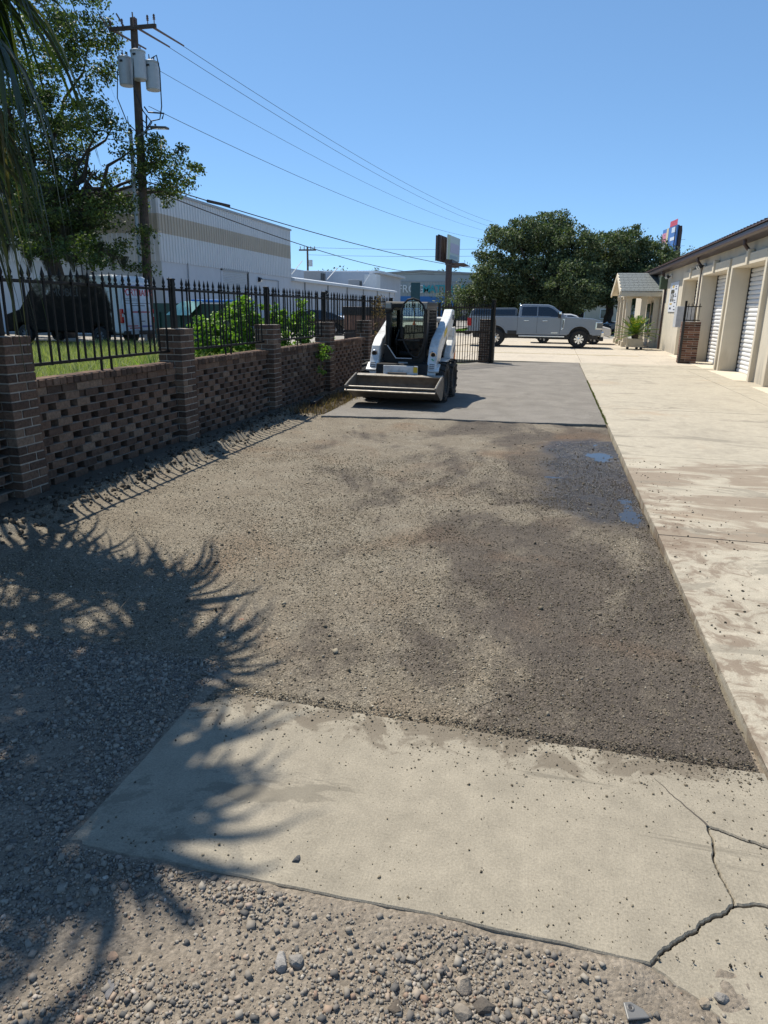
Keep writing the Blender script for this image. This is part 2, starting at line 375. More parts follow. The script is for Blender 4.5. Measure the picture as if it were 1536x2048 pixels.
PUD = [((0.70, 8.80), 0.19, 0.28), ((0.80, 6.65), 0.10, 0.42), ((0.10, 7.50), 0.22, 0.05), ((0.80, 6.10), 0.12, 0.25), ((0.66, 9.6), 0.09, 0.12)]
def wallbank(X, Y):
    n = fbm(X*3.1+40, Y*2.3, 4)
    edge = -3.98+0.35*(fbm(X*0+7, Y*0.9+3, 3)-0.5)+0.1*(fbm(X*0+3, Y*4, 2)-0.5)
    edge = edge-0.022*np.clip(Y-8, 0, 10)*4
    t = np.clip((edge-X)/0.16, 0, 1); t = t*t*(3-2*t)
    crumb = np.exp(-((X-edge+0.13)/0.13)**2)*(0.008+0.07*np.clip(fbm(X*9, Y*7, 3)-0.35, 0, 1))
    return t*(0.055+0.02*(n-0.5))+crumb*1.1
def lot_z(X, Y):
    z = -0.046+0.016*(fbm(X*0.9, Y*0.9, 3)-0.5)+0.012*(fbm(X*6, Y*6, 3)-0.5)+0.010*(fbm(X*26, Y*26, 2)-0.5)
    for (c, rx, ry) in PUD:
        d = ((X-c[0])/rx)**2+((Y-c[1])/ry)**2
        z = z-0.014*np.exp(-d*0.9)-0.004*(fbm(X*14, Y*14, 2)-0.5)*np.exp(-d*0.5)
    z = z+wallbank(X, Y)
    near = np.clip((3.1-Y)/0.6, 0, 1); near = near*near*(3-2*near)      # feathers up to the near slab
    rt_ = np.clip((X-0.25)/0.6, 0, 1)*np.clip((5.6-Y)/0.8, 0, 1)*0.020*(1-near)
    fa_ = np.clip((Y-10.2)/0.7, 0, 1)*0.026*np.clip(1.6*fbm(X*3+5, Y*3, 2), 0.4, 1.2)
    return z+0.036*near+rt_+fa_
ys = np.concatenate([np.arange(2.35, 5.5, 0.022), np.arange(5.5, 11.03, 0.035)])
xs = np.concatenate([np.arange(-4.98, -3.2, 0.03), np.arange(-3.2, 0.925, 0.027)])
structure(gridmesh('gravel_lot', xs, ys, lot_z, M['lot']))
# strip of soil along the wall beside the asphalt
def strip_z(X, Y): return -0.05+wallbank(X, Y)*0.8+0.03*(fbm(X*7, Y*7, 3)-0.4)
structure(gridmesh('soil_strip', np.arange(-4.98, -3.3, 0.05), np.arange(11.03, 24.0, 0.06), strip_z, M['soil']))
# sandy foreground
def fore_z(X, Y):
    z = -0.012+0.022*(fbm(X*1.7+5, Y*1.7, 3)-0.5)+0.014*(fbm(X*12, Y*12, 3)-0.5)+0.006*(fbm(X*40, Y*40, 2)-0.5)
    hole = np.exp(-(((X+1.52)/0.030)**2+((Y-2.60)/0.030)**2)**1.5)*0.07
    left = np.clip((-1.3-X)/0.5, 0, 1)*np.clip((Y-1.7)/0.5, 0, 1)*0.016
    under = np.clip((X+1.40)/0.05, 0, 1)*np.clip((Y-1.58)/0.05, 0, 1)*0.022
    lift = np.exp(-((Y-1.50)/0.06)**2)*np.clip((X+1.5)/0.1, 0, 1)*np.clip((0.42-X)/0.1, 0, 1)*0.013*np.clip(2.2*fbm(X*5, Y*5+9, 2)-0.3, 0.25, 1.2)
    return z+left-hole-under+lift
xs = np.concatenate([np.arange(-5, -1.8, 0.05), np.arange(-1.8, 1.2, 0.016), np.arange(1.2, 3.5, 0.1)])
ys = np.concatenate([np.arange(-1.5, 0.85, 0.08), np.arange(0.85, 2.7, 0.016)])
structure(gridmesh('dirt_yard', xs, ys, fore_z, M['dirt']))

# foreground concrete slab, broken by cracks into pieces
def jag(a, b, n, amp, seed):
    """ragged line from a to b by midpoint displacement"""
    r = random.Random(seed); L = math.hypot(b[0]-a[0], b[1]-a[1]); nx, ny = -(b[1]-a[1])/L, (b[0]-a[0])/L
    k = max(2, int(math.ceil(math.log2(n)))); off = [0.0, 0.0]; am = amp*1.5
    for _ in range(k):
        o = []
        for i in range(len(off)-1): o += [off[i], (off[i]+off[i+1])/2+r.uniform(-am, am)]
        off = o+[off[-1]]; am *= 0.62
    m = len(off)-1
    return [(a[0]+(b[0]-a[0])*i/m+nx*off[i], a[1]+(b[1]-a[1])*i/m+ny*off[i]) for i in range(m+1)]
def chain(*segs):
    o = []
    for s_ in segs:
        if o and math.hypot(o[-1][0]-s_[0][0], o[-1][1]-s_[0][1]) < 1e-6: s_ = s_[1:]
        o += s_
    return o
slab = setting('concrete_slab')
A0, A1, A2 = (-1.42, 1.53), (-1.43, 2.33), (-1.30, 2.50)
far = jag(A2, (0.92, 2.50), 120, 0.010, 3)
near = jag((0.39, 1.545), A0, 120, 0.008, 4)
ck1 = jag((0.39, 1.545), (0.655, 1.81), 60, 0.012, 5)       # main crack
ck2 = jag((0.655, 1.81), (0.915, 1.855), 30, 0.010, 6)
ck3 = jag((0.655, 1.81), (0.635, 1.95), 24, 0.006, 7)+jag((0.635, 1.95), (0.645, 2.14), 24, 0.006, 8)[1:]
ck4 = jag((0.645, 2.14), (0.915, 2.06), 30, 0.008, 9)
ck5 = jag((0.645, 2.14), (0.50, 2.36), 24, 0.006, 10)
def inset(poly, d):
    k = len(poly); out = []
    ar = sum(poly[i][0]*poly[(i+1) % k][1]-poly[(i+1) % k][0]*poly[i][1] for i in range(k))
    sg = 1 if ar > 0 else -1
    for i in range(k):
        a, b, c = poly[i-1], poly[i], poly[(i+1) % k]
        ux, uy = b[0]-a[0], b[1]-a[1]; vx, vy = c[0]-b[0], c[1]-b[1]
        l1, l2 = math.hypot(ux, uy) or 1, math.hypot(vx, vy) or 1
        nx, ny = -(uy/l1+vy/l2)*sg, (ux/l1+vx/l2)*sg
        q = math.hypot(nx, ny) or 1
        out.append((b[0]+nx/q*d, b[1]+ny/q*d))
    return out
from mathutils.geometry import tessellate_polygon
def slab_piece(poly, z1, d=0.004, tilt=(0, 0)):
    p = inset(poly, d); p2 = inset(p, 0.004); k = len(p)
    zz = lambda q: z1+tilt[0]*(q[0]-0.6)+tilt[1]*(q[1]-1.8)
    mb = MB(); mb.add([(x, y, -0.14) for x, y in p]+[(x, y, zz((x, y))-0.005) for x, y in p]+[(x, y, zz((x, y))) for x, y in p2],
                      [(i, (i+1) % k, k+(i+1) % k, k+i) for i in range(k)]+[(k+i, k+(i+1) % k, 2*k+(i+1) % k, 2*k+i) for i in range(k)]+[tuple(2*k+i for i in t_) for t_ in tessellate_polygon([[Vector((x, y, 0)) for x, y in p2]])])
    return mb.obj('slab_piece', M['slab'], slab)
main = chain(jag(A0, A1, 24, 0.006, 1), [A1, A2], far, [(0.92, 2.50), (0.918, 2.06)], ck4[::-1], ck3[::-1], ck1[::-1], near)
# remove the closing duplicates
def clean(pl):
    o = []
    for q in pl:
        if not o or math.hypot(q[0]-o[-1][0], q[1]-o[-1][1]) > 1e-4: o.append(q)
    if math.hypot(o[0][0]-o[-1][0], o[0][1]-o[-1][1]) < 1e-4: o.pop()
    return o
slab_piece(clean(main), 0.0, 0.003)
slab_piece(clean(chain(ck3, ck4, [ck4[-1], (0.915, 1.855)], ck2[::-1])), -0.003, 0.003, (0.004, 0))
slab_piece(clean(chain(ck1, ck2, [(0.915, 1.855), (0.95, 1.2)], jag((0.95, 1.2), (0.62, 1.36), 14, 0.016, 12), jag((0.62, 1.36), (0.39, 1.545), 12, 0.012, 13))), -0.006, 0.0022, (0.0, 0.004))
# hairline crack running on from the corner: a shallow groove of its own
hm = MB()
for i in range(len(ck5)-1):
    a, b = ck5[i], ck5[i+1]; wd = 0.0035*(1-i/len(ck5))+0.0008
    hm.add([(a[0]-wd, a[1], 0.0012), (a[0]+wd, a[1], 0.0012), (b[0]+wd, b[1], 0.0012), (b[0]-wd, b[1], 0.0012)], [(0, 1, 2, 3)])
hm.obj('hairline_crack', mat('crack_dirt', (0.07, 0.06, 0.05), 1.0), slab)

# concrete driveway: cast panels with joints
drive = setting('driveway')
def panel(x0, x1, y0, y1, z=0.0, m='drive', par=None, gap=0.006, zb=-0.16):
    a = [(x0+gap, y0+gap), (x1-gap, y0+gap), (x1-gap, y1-gap), (x0+gap, y1-gap)]
    mb = MB().prism(a, 'z', zb, z); return mb.obj('panel', M[m], par or drive, bevel=0.008, seg=2)
def drive_panel(x0, x1, y0, y1, seed, z=0.0, left=True):
    gp = 0.006
    L = jag((x0+0.008, y1-gp), (x0+0.008, y0+gp), max(4, int((y1-y0)/0.05)), 0.004 if left else 0.0, seed)
    poly = clean([(x0+gp, y0+gp), (x1-gp, y0+gp), (x1-gp, y1-gp)]+L)
    mb = MB().prism(poly, 'z', -0.16, z); return mb.obj('panel', M['drive'], drive, bevel=0.012, seg=2)
jy = [-1.0, 2.40, 5.5, 8.78, 13.2, 17.6, 21.2, 25.2]
for i in range(len(jy)-1):
    drive_panel(0.925, 4.1, jy[i], jy[i+1], 30+i, -0.001*(i % 2))
    drive_panel(4.1, 9.0, jy[i], jy[i+1], 60+i, 0.001*(i % 2), False)
for x0, x1 in ((-9.0, -3.2), (-3.2, 1.0), (1.0, 3.6), (3.6, 9.0)):
    for y0, y1 in ((25.2, 30.6), (30.6, 36), (36, 42), (42, 49)):
        panel(x0, x1, y0, y1, -0.004+0.002*((int(y0)+int(x0)) % 2), 'lotconc')
ymb = MB()
for i in range(12):
    x = -5.2+i*0.72; ymb.bb(x, x+0.70, 30.0+0.01*(i % 3), 30.11+0.01*(i % 2), 0.0, 0.003)
ymb.obj('painted_line', M['yellowpaint'], drive)
# asphalt apron, edge broken where the lot was scraped
apr = jag((-3.62, 10.62), (-1.4, 10.95), 40, 0.05, 20)+jag((-1.4, 10.95), (0.91, 11.16), 44, 0.045, 21)[1:]+[(0.915, 25.19)]+[(-2.3, 24.3), (-3.05, 22.6)]+jag((-4.1, 20), (-3.62, 10.62), 40, 0.06, 22)
structure(MB().prism(clean(apr), 'z', -0.12, -0.002).obj('asphalt_apron', M['asphalt'], bevel=0.012))
# raised ground behind the wall: verge, yard, street
def verge_z(X, Y): return 0.30-0.1*np.clip((-4.9-X)/4.5, 0, 1)+0.05*(fbm(X, Y, 3)-0.5)
structure(gridmesh('grass_verge', np.arange(-24, -4.85, 0.35), np.arange(2.5, 26.3, 0.35), verge_z, M['grassground']))
yard = MB().add([(-60, 25.8, 0.19), (-4.9, 25.8, 0.19), (-8.0, 34, 0.19), (-8.0, 110, 0.19), (-60, 110, 0.19)], [(0, 1, 2, 3, 4)])
structure(yard.obj('yard_pavement', M['yard']))
structure(MB().add([(-80, 76, 0.195), (120, 76, -0.02), (120, 94, -0.02), (-80, 94, 0.195)], [(0, 1, 2, 3)]).obj('street', M['road']))
structure(MB().add([(-7.8, 49.0, -0.02), (60, 49.0, -0.02), (60, 75.6, -0.015), (-7.8, 75.6, 0.02)], [(0, 1, 2, 3)]).obj('parking_pavement', M['yard']))
lawn_m = M['grassground']
for (x0, x1, y0, y1) in ((-7.9, -3.4, 56, 61), (-7.9, 6, 69, 75), (-7.9, 60, 95, 100)):
    structure(gridmesh('lawn', np.linspace(x0, x1, 12), np.linspace(y0, y1, 6), lambda X, Y: 0.03+0.05*fbm(X, Y, 2), M['grassground']))
# puddles
def puddle(c, rx, ry, z, seed):
    r = random.Random(seed); k = 40; ph = [r.uniform(0, 6.28) for _ in range(4)]
    pts = []
    for i in range(k):
        a = 2*math.pi*i/k; q = 1+0.18*math.sin(3*a+ph[0])+0.12*math.sin(5*a+ph[1])+0.07*math.sin(9*a+ph[2])
        pts.append((min(c[0]+rx*q*math.cos(a), 0.922), c[1]+ry*q*math.sin(a), z))
    return MB().add(pts, [tuple(range(k))])
mw, nw, bw = new_mat('puddle_water')
bw.inputs['Base Color'].default_value = (0.035, 0.03, 0.025, 1); bw.inputs['Roughness'].default_value = 0.07; bw.inputs['IOR'].default_value = 1.34
tn = noise(nw, 30, 2, 0.5, wpos(nw)); bump(nw, bw, tn.outputs[0], 0.03, 0.004)
for i, (c, rx, ry) in enumerate(PUD):
    o = structure(puddle(c, rx*1.15, ry*1.15, [-0.0510, -0.0605, -0.0575, -0.0585, -0.0545][i], i).obj('puddle', mw))
# ------------------------------------------------------------------ brick wall, piers, iron fence
def brick_mat(name, stops, eff=0.25):
    m, n, b = new_mat(name)
    oi = n.nodes.new('ShaderNodeObjectInfo'); tc = n.nodes.new('ShaderNodeTexCoord')
    r = ramp(n, stops); n.links.new(oi.outputs['Random'], r.inputs[0])
    p = wpos(n)
    t = noise(n, 34, 5, 0.7, p); rr = ramp(n, [(0.3, 0.6), (0.7, 1.3)]); n.links.new(t.outputs[0], rr.inputs[0])
    c = mixc(n, 1.0, r.outputs[0], rr.outputs[0], 'MULTIPLY')
    t2 = noise(n, 3.2, 6, 0.7, p, 0.5); e = ramp(n, [(0.52, 0.0), (0.72, eff)]); n.links.new(t2.outputs[0], e.inputs[0])
    c = mixc(n, e.outputs[0], c, (0.14, 0.115, 0.085))
    n.links.new(c, b.inputs['Base Color']); b.inputs['Roughness'].default_value = 0.9; b.inputs['Specular IOR Level'].default_value = 0.25
    t3 = noise(n, 90, 4, 0.7, p); bump(n, b, t3.outputs[0], 0.6, 0.006)
    return m
M['brick'] = brick_mat('weathered_brick', [(0, (0.070, 0.046, 0.034)), (0.3, (0.105, 0.066, 0.047)), (0.6, (0.135, 0.082, 0.056)), (0.85, (0.165, 0.103, 0.070)), (1, (0.22, 0.155, 0.11))])
M['brickred'] = brick_mat('red_brick', [(0, (0.055, 0.032, 0.024)), (0.3, (0.12, 0.056, 0.038)), (0.65, (0.18, 0.085, 0.055)), (0.9, (0.25, 0.15, 0.10)), (1, (0.33, 0.25, 0.18))], 0.7)
M['mortar'] = mat('mortar', (0.33, 0.295, 0.25), 0.95, var=0.25, scale=9, bmp=0.5, bscale=80)
M['mortarmid'] = mat('mortar_stained', (0.15, 0.13, 0.11), 0.95, var=0.4, scale=9, bmp=0.5, bscale=80)
M['holeshade'] = mat('hole_shade', (0.012, 0.010, 0.009), 0.95, var=0.3, scale=9, bmp=0.5, bscale=80)  # near-black tone that puts the shade of the wall openings into the colour
M['iron'] = mat('black_iron', (0.010, 0.009, 0.008), 0.55, 0.0, var=0.3, scale=20, bmp=0.12, bscale=120, spec=0.22)
def cbox(d, ch=0.005):
    """brick block with chamfered edges, 44 triangles"""
    b = bmesh.new(); bmesh.ops.create_cube(b, size=1.0)
    for v in b.verts: v.co = Vector((v.co.x*d[0], v.co.y*d[1], v.co.z*d[2]))
    bmesh.ops.bevel(b, geom=b.edges[:], offset=ch, segments=1, affect='EDGES', profile=0.5)
    me = bpy.data.meshes.new('brick'); b.to_mesh(me); b.free(); return me
CRS = 0.0790
def brick_pier(label, loc, w=0.33, courses=18, m='brick', rz=0.0, mort='mortar', crs=CRS, jit=0.003):
    t = thing('brick_pier', label, 'brick pier', loc, rz, None)
    h = courses*crs; bw_ = (w-0.012)/3; bl = 2*bw_; bh = crs-0.012
    MB().bb(-w/2+0.009, w/2-0.009, -w/2+0.009, w/2-0.009, -0.15, h-0.004).obj('mortar_core', M[mort], t)
    key = ('pb', round(w, 3), m, crs)
    if key not in _MC:
        a = cbox((bl, bw_, bh)); a.materials.append(M[m]); b2 = cbox((bw_, bl, bh)); b2.materials.append(M[m]); _MC[key] = (a, b2)
    A, B = _MC[key]; q = w/2
    for c in range(courses):
        z = crs*(c+0.5)
        if c % 2 == 0: lay = [(A, -q+bl/2, -q+bw_/2), (B, q-bw_/2, -q+bl/2), (A, q-bl/2, q-bw_/2), (B, -q+bw_/2, q-bl/2)]
        else: lay = [(A, q-bl/2, -q+bw_/2), (B, q-bw_/2, q-bl/2), (A, -q+bl/2, q-bw_/2), (B, -q+bw_/2, -q+bl/2)]
        for (me, x, y) in lay:
            o = bpy.data.objects.new('brick', me); COL.objects.link(o); o.parent = t
            o.location = (x+random.uniform(-jit, jit), y+random.uniform(-jit, jit), z+random.uniform(-0.001, 0.001))
    return t
_MC = {}
WX = -4.5
PY = [2.19, 5.14, 8.04, 11.0, 14.01, 17.14]
plab = {1: 'weathered brick pier nearest the camera at the left edge, under the oak and palm',
        2: 'brick pier beside the strap-leaved plant, second from the left edge',
        3: 'brick pier at the right side of the bright green bush',
        4: 'brick pier with green weed vine growing at its top, left of the loader',
        5: 'dark brick pier right behind the left side of the loader'}
for i in range(1, 6):
    brick_pier(plab[i], (WX-0.165, PY[i], 0.0))
# perforated wall panels between the piers
bl, bw2, bh = 0.200, 0.095, CRS-0.011
bw2 = 0.17
MEs = cbox((bw2, bl, bh), 0.003); MEs.materials.append(M['brick'])
MEfill = cbox((0.15, 0.092, bh), 0.003); MEfill.materials.append(M['brick'])
MEh = cbox((0.21, 0.088, bh)); MEh.materials.append(M['brick'])
MEshort = cbox((bw2, 0.12, bh)); MEshort.materials.append(M['brick'])
wl = {0: 'pierced brick wall section at the far left edge', 1: 'pierced brick wall section between the two leftmost piers, behind the dirt ridge',
      2: 'pierced brick wall section below the bright green bush', 3: 'pierced brick wall section with a weed hanging from it',
      4: 'shaded pierced brick wall section next to the loader', 5: 'short brick wall stub behind the loader cab'}
pitch = 0.305
for i in range(0, 6):
    y0 = PY[i]+0.17 if i else 3.6
    y1 = PY[i+1]-0.17 if i < 5 else 20.2
    t = thing('brick_wall', wl[i], 'brick wall', (WX-0.165, (y0+y1)/2, 0.0))
    L = y1-y0; h = 13*CRS
    # rear wythe that closes the openings, near-black to paint their shade
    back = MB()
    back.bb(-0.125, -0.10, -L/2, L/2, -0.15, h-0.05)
    back.obj('rear_wythe', M['holeshade'], t)
    beds = MB()
    for c in range(13): beds.bb(-0.095, 0.066, -L/2, L/2, CRS*c-0.006, CRS*c+0.0055)
    beds.obj('mortar_bed', M['mortarmid'], t)['kind'] = 'stuff'
    nb = 0
    for c in range(12):
        z = CRS*(c+0.5); off = 0.0 if c % 2 else pitch/2
        solidrow = c >= 11
        y = -L/2+0.02+(off if not solidrow else 0)
        if off and not solidrow:
            o = bpy.data.objects.new('brick', MEshort); COL.objects.link(o); o.parent = t; o.location = (-0.012, -L/2+0.064, z)
        while y+bl < L/2:
            o = bpy.data.objects.new('brick', MEs); COL.objects.link(o); o.parent = t
            o.location = (-0.012+random.uniform(-0.007, 0.005), y+bl/2, z+random.uniform(-0.0015, 0.0015)); o.rotation_euler = (0, 0, random.uniform(-0.02, 0.02))
            if not solidrow and y+bl+0.105 < L/2 and random.random() < (0.25 if c >= 10 else 0.03):
                q = bpy.data.objects.new('brick', MEfill); COL.objects.link(q); q.parent = t; q.location = (-0.02-random.uniform(0.0, 0.035), y+bl+0.0525, z)
            y += (bl+0.011) if solidrow else pitch+random.uniform(-0.004, 0.004)
            nb += 1
    # rowlock coping
    y = -L/2+0.006; z = 12*CRS+bh/2
    while y+0.09 < L/2:
        o = bpy.data.objects.new('brick', MEh); COL.objects.link(o); o.parent = t
        o.location = (-0.012+random.uniform(-0.003, 0.003), y+0.045, z+random.uniform(-0.002, 0.003)); y += 0.099
# fence
FX = WX-0.165-0.01
def spear_mesh(z0, z1):
    mb = MB(); s_ = 0.0085
    mb.bb(-s_, s_, -s_, s_, z0, z1-0.115)
    mb.box((0, 0, z1-0.118), (0.030, 0.030, 0.022))
    k = len(mb.v)
    zz = [(z1-0.107, 0.006), (z1-0.075, 0.0135), (z1, 0.0008)]
    for a in range(2):
        (za, ra), (zb, rb) = zz[a], zz[a+1]
        mb.add([(-ra, -ra, za), (ra, -ra, za), (ra, ra, za), (-ra, ra, za), (-rb, -rb, zb), (rb, -rb, zb), (rb, rb, zb), (-rb, rb, zb)],
               [(0, 1, 5, 4), (1, 2, 6, 5), (2, 3, 7, 6), (3, 0, 4, 7)])
    me = mb.mesh('picket'); me.materials.append(M['iron']); return me
PK = spear_mesh(1.13, 2.03)
fl = {0: 'black iron fence section with spear tips at the far left edge', 1: 'black spear-topped iron fence section in front of the burnt van',
      2: 'black spear-topped iron fence section in front of the green bush and dumpster', 3: 'black spear-topped iron fence section in front of the black sedan',
      4: 'black spear-topped iron fence section left of the loader, in front of the white car', 5: 'black spear-topped iron fence section behind the loader cab'}
def fence_section(label, a, b, nump, pm, zlo, zhi, legs=True, post=True, posth=(1.42, 2.0), dz=0.0):
    ax, ay = a; bx, by = b; L = math.hypot(bx-ax, by-ay); rz = math.atan2(by-ay, bx-ax)
    t = thing('iron_fence', label, 'iron fence', (ax, ay, dz), rz)
    for z in (zlo, zhi):
        MB().bb(0.02, L-0.02, -0.015, 0.015, z-0.015, z+0.015).obj('rail', M['iron'], t, bevel=0.003, seg=1)
    for k in range(nump):
        o = bpy.data.objects.new('picket', pm); COL.objects.link(o); o.parent = t
        o.location = (L*(k+0.6)/(nump+0.2), random.uniform(-0.002, 0.002), random.uniform(-0.006, 0.006)); o.rotation_euler = (random.uniform(-0.012, 0.012), random.uniform(-0.008, 0.008), 0)
    if legs:
        for q in (0.47, 0.53): MB().bb(L*q-0.01, L*q+0.01, -0.01, 0.01, 1.0, zlo).obj('leg', M['iron'], t)
    if post:
        p = MB().bb(L-0.032, L+0.032, -0.032, 0.032, posth[0], posth[1]).obj('post', M['iron'], t, bevel=0.004, seg=1)
        MB().box((L, 0, posth[1]+0.008), (0.078, 0.078, 0.018)).obj('post_cap', M['iron'], p, bevel=0.004, seg=1)
    return t
for i in range(0, 5):
    y0, y1 = PY[i], PY[i+1]
    if i == 0: y0 = 3.6
    fence_section(fl[i], (FX, y0), (FX, y1), int(round((y1-y0)/0.131)), PK, 1.145, 1.885)
fence_section(fl[5], (FX, PY[5]), (FX, 20.2), 23, PK, 1.145, 1.885, True, True, (1.0, 2.0))
# far boundary fence running across the end of the yard
PK2 = spear_mesh(0.12, 1.95)
for k in range(3):
    fence_section(['far black iron fence across the yard behind the loader cab', 'far black iron fence in front of the blue painted wall', 'far black iron fence below the oak, left of the gate'][k],
                  (-13.0+k*4.4, 47.5), (-13.0+(k+1)*4.4, 47.5), 33, PK2, 0.32, 1.72, False, True, (0.0, 2.0), 0.0)
# gate pier with the open gate leaf
gp = brick_pier('dark brick gate pier at the end of the open iron gate', (-2.22, 24.02, 0.0), 0.50, 18, 'brick', rad(4))
MB().bb(-0.02, 0.02, -0.03, 0.03, 0, 1.42).obj('wooden_strip', mat('grey_timber', (0.28, 0.23, 0.18), 0.9, var=0.3, scale=20), gp, loc=(0.27, -0.26, 0))
gt = thing('iron_gate', 'open black iron gate leaf leaning between the loader and the gate pier', 'gate', (-2.0, 23.62, 0.0), math.atan2(-1.5, -0.95))
L = 2.7
MB().bb(-0.05, 0.05, -0.05, 0.05, 0.0, 2.02).obj('gate_post', M['iron'], gt, bevel=0.006)
MB().box((0, 0, 2.03), (0.12, 0.12, 0.03)).obj('post_cap', M['iron'], gt, bevel=0.006)
for z in (0.10, 1.05, 1.78):
    MB().bb(0.06, L, -0.02, 0.02, z-0.02, z+0.02).obj('rail', M['iron'], gt)
for k in range(21):
    o = bpy.data.objects.new('picket', PK2); COL.objects.link(o); o.parent = gt; o.location = (0.12+k*(L-0.16)/20, 0, -0.02)
MB().bb(L-0.03, L+0.03, -0.03, 0.03, 0.03, 1.9).obj('end_stile', M['iron'], gt)
MB().tube([(0.0, -0.03, 0.75), (0.9, -0.03, 0.66), (1.8, -0.03, 0.62), (2.7, -0.03, 0.6)], 0.006, 6).obj('chain', M['iron'], gt)
# ------------------------------------------------------------------ storage building on the right
M['stucco'] = mat('cream_stucco', (0.55, 0.495, 0.395), 0.9, var=0.07, scale=1.2, bmp=0.35, bscale=70, dirt=0.35, dirtcol=(0.36, 0.32, 0.26))
def streaks(m, amt=0.35, col=(0.22, 0.20, 0.17), zlo=0.0, zhi=0.9):
    n = m.node_tree; b = n.nodes['Principled BSDF']; src = b.inputs['Base Color'].links[0].from_socket
    sx = n.nodes.new('ShaderNodeSeparateXYZ'); n.links.new(wpos(n), sx.inputs[0])
    t = noise(n, 1.0, 6, 0.7, wpos(n, (2.6, 2.6, 0.22)), 0.4)
    foot = mth(n, 'SUBTRACT', 1.0, sstep(n, sx.outputs[2], zlo, zhi))
    f = sstep(n, mth(n, 'MULTIPLY_ADD', foot, 0.22, t.outputs[0]), 0.52, 0.78)
    n.links.new(mixc(n, mth(n, 'MULTIPLY', f, amt), src, col), b.inputs['Base Color']); return m
streaks(M['stucco'], 0.5)
M['trim'] = mat('cream_trim', (0.60, 0.53, 0.41), 0.85, var=0.05, scale=2.0, bmp=0.2, bscale=70)
streaks(M['trim'], 0.3, (0.30, 0.26, 0.20))
M['rolldoor'] = mat('white_steel_door', (0.72, 0.72, 0.71), 0.45, var=0.04, scale=3)
M['brown'] = mat('brown_gutter', (0.060, 0.033, 0.027), 0.4, var=0.15, scale=8)
M['roofmetal'] = mat('brown_roof_metal', (0.12, 0.075, 0.06), 0.45, 0.2, var=0.15, scale=2)
M['black'] = mat('black_plastic', (0.012, 0.012, 0.013), 0.45, var=0.2)
M['white'] = mat('white_paint', (0.70, 0.70, 0.68), 0.5, var=0.05, scale=4)
M['shingle'] = mat('grey_shingle', (0.135, 0.15, 0.15), 0.95, var=0.3, scale=14, bmp=0.6, bscale=120)
M['darkglass'] = mat('dark_glass', (0.012, 0.014, 0.016), 0.05, var=0.1, spec=0.8)
M['lens'] = mat('lamp_lens', (0.75, 0.75, 0.72), 0.15)
B = thing('storage_building', 'long cream stucco storage building with white roll-up doors and brown eave', 'building', (0, 0, 0))
XF, XW, XD = 5.0, 5.12, 5.55
ZT = 3.62
doors = [(14.0, 18.35), (19.85, 23.30), (23.92, 27.75), (28.45, 31.6)]
cols = [(18.35, 19.85), (23.30, 23.92), (27.75, 28.45)]
# walls: recess backs, columns, long wall, upper band
wall = MB()
wall.bb(XD+0.06, 8.0, 12.0, 31.6, -0.1, ZT)         # mass behind the doors
for a, b in cols: wall.bb(XW, XD+0.055, a, b, -0.1, 3.05)
wall.bb(XW, XD+0.055, 31.6, 50.0, -0.1, ZT)
wall.bb(XD, 8.0, 31.61, 49.99, -0.1, ZT-0.01)
wall.bb(XW, XD+0.055, 12.0, 31.598, 3.05, ZT)
wall.obj('wall', M['stucco'], B)
for (a, b) in doors:                               # trim frame round each opening: jambs, lintel, keystone
    MB().bb(XF, XD+0.05, b-0.02, b+0.16, -0.1, 3.30).obj('jamb', M['trim'], B, bevel=0.01, seg=1)
    MB().bb(XF, XD+0.05, a-0.16, a+0.02, -0.1, 3.30).obj('jamb', M['trim'], B, bevel=0.01, seg=1)
    MB().bb(XF-0.003, XD+0.045, a+0.022, b-0.022, 3.0, 3.297).obj('lintel', M['trim'], B, bevel=0.01, seg=1)
    m_ = (a+b)/2; MB().bb(XF-0.06, XF+0.1, m_-0.10, m_+0.10, 2.985, 3.40).obj('keystone', M['trim'], B, bevel=0.012, seg=1)
    # roll-up door: curved horizontal slats
    nsl = 24; hs = 3.0/nsl
    par = MB().bb(XD+0.02, XD+0.05, a+0.02, b-0.02, 0.0, 3.0).obj('roll_up_door', M['rolldoor'], B)
    prof = [(XD+0.021, 0), (XD-0.012, 0.006), (XD-0.030, hs*0.28), (XD-0.030, hs*0.62), (XD-0.012, hs*0.90), (XD+0.021, hs-0.006)]
    sl = MB().prism([(x, z) for x, z in prof], 'y', a+0.075, b-0.075).mesh('slat'); sl.materials.append(M['rolldoor'])
    for k in range(nsl):
        o = bpy.data.objects.new('slat', sl); COL.objects.link(o); o.parent = par; o.location = (0, 0, k*hs+0.001)
    for yy in (a+0.045, b-0.045): MB().bb(XD-0.05, XD+0.03, yy-0.03, yy+0.03, 0.0, 3.0).obj('guide_rail', M['black'], par)
    MB().bb(XF-0.28, XD+0.05, a+0.03, b-0.03, -0.1, 0.012).obj('door_sill', M['trim'], B)
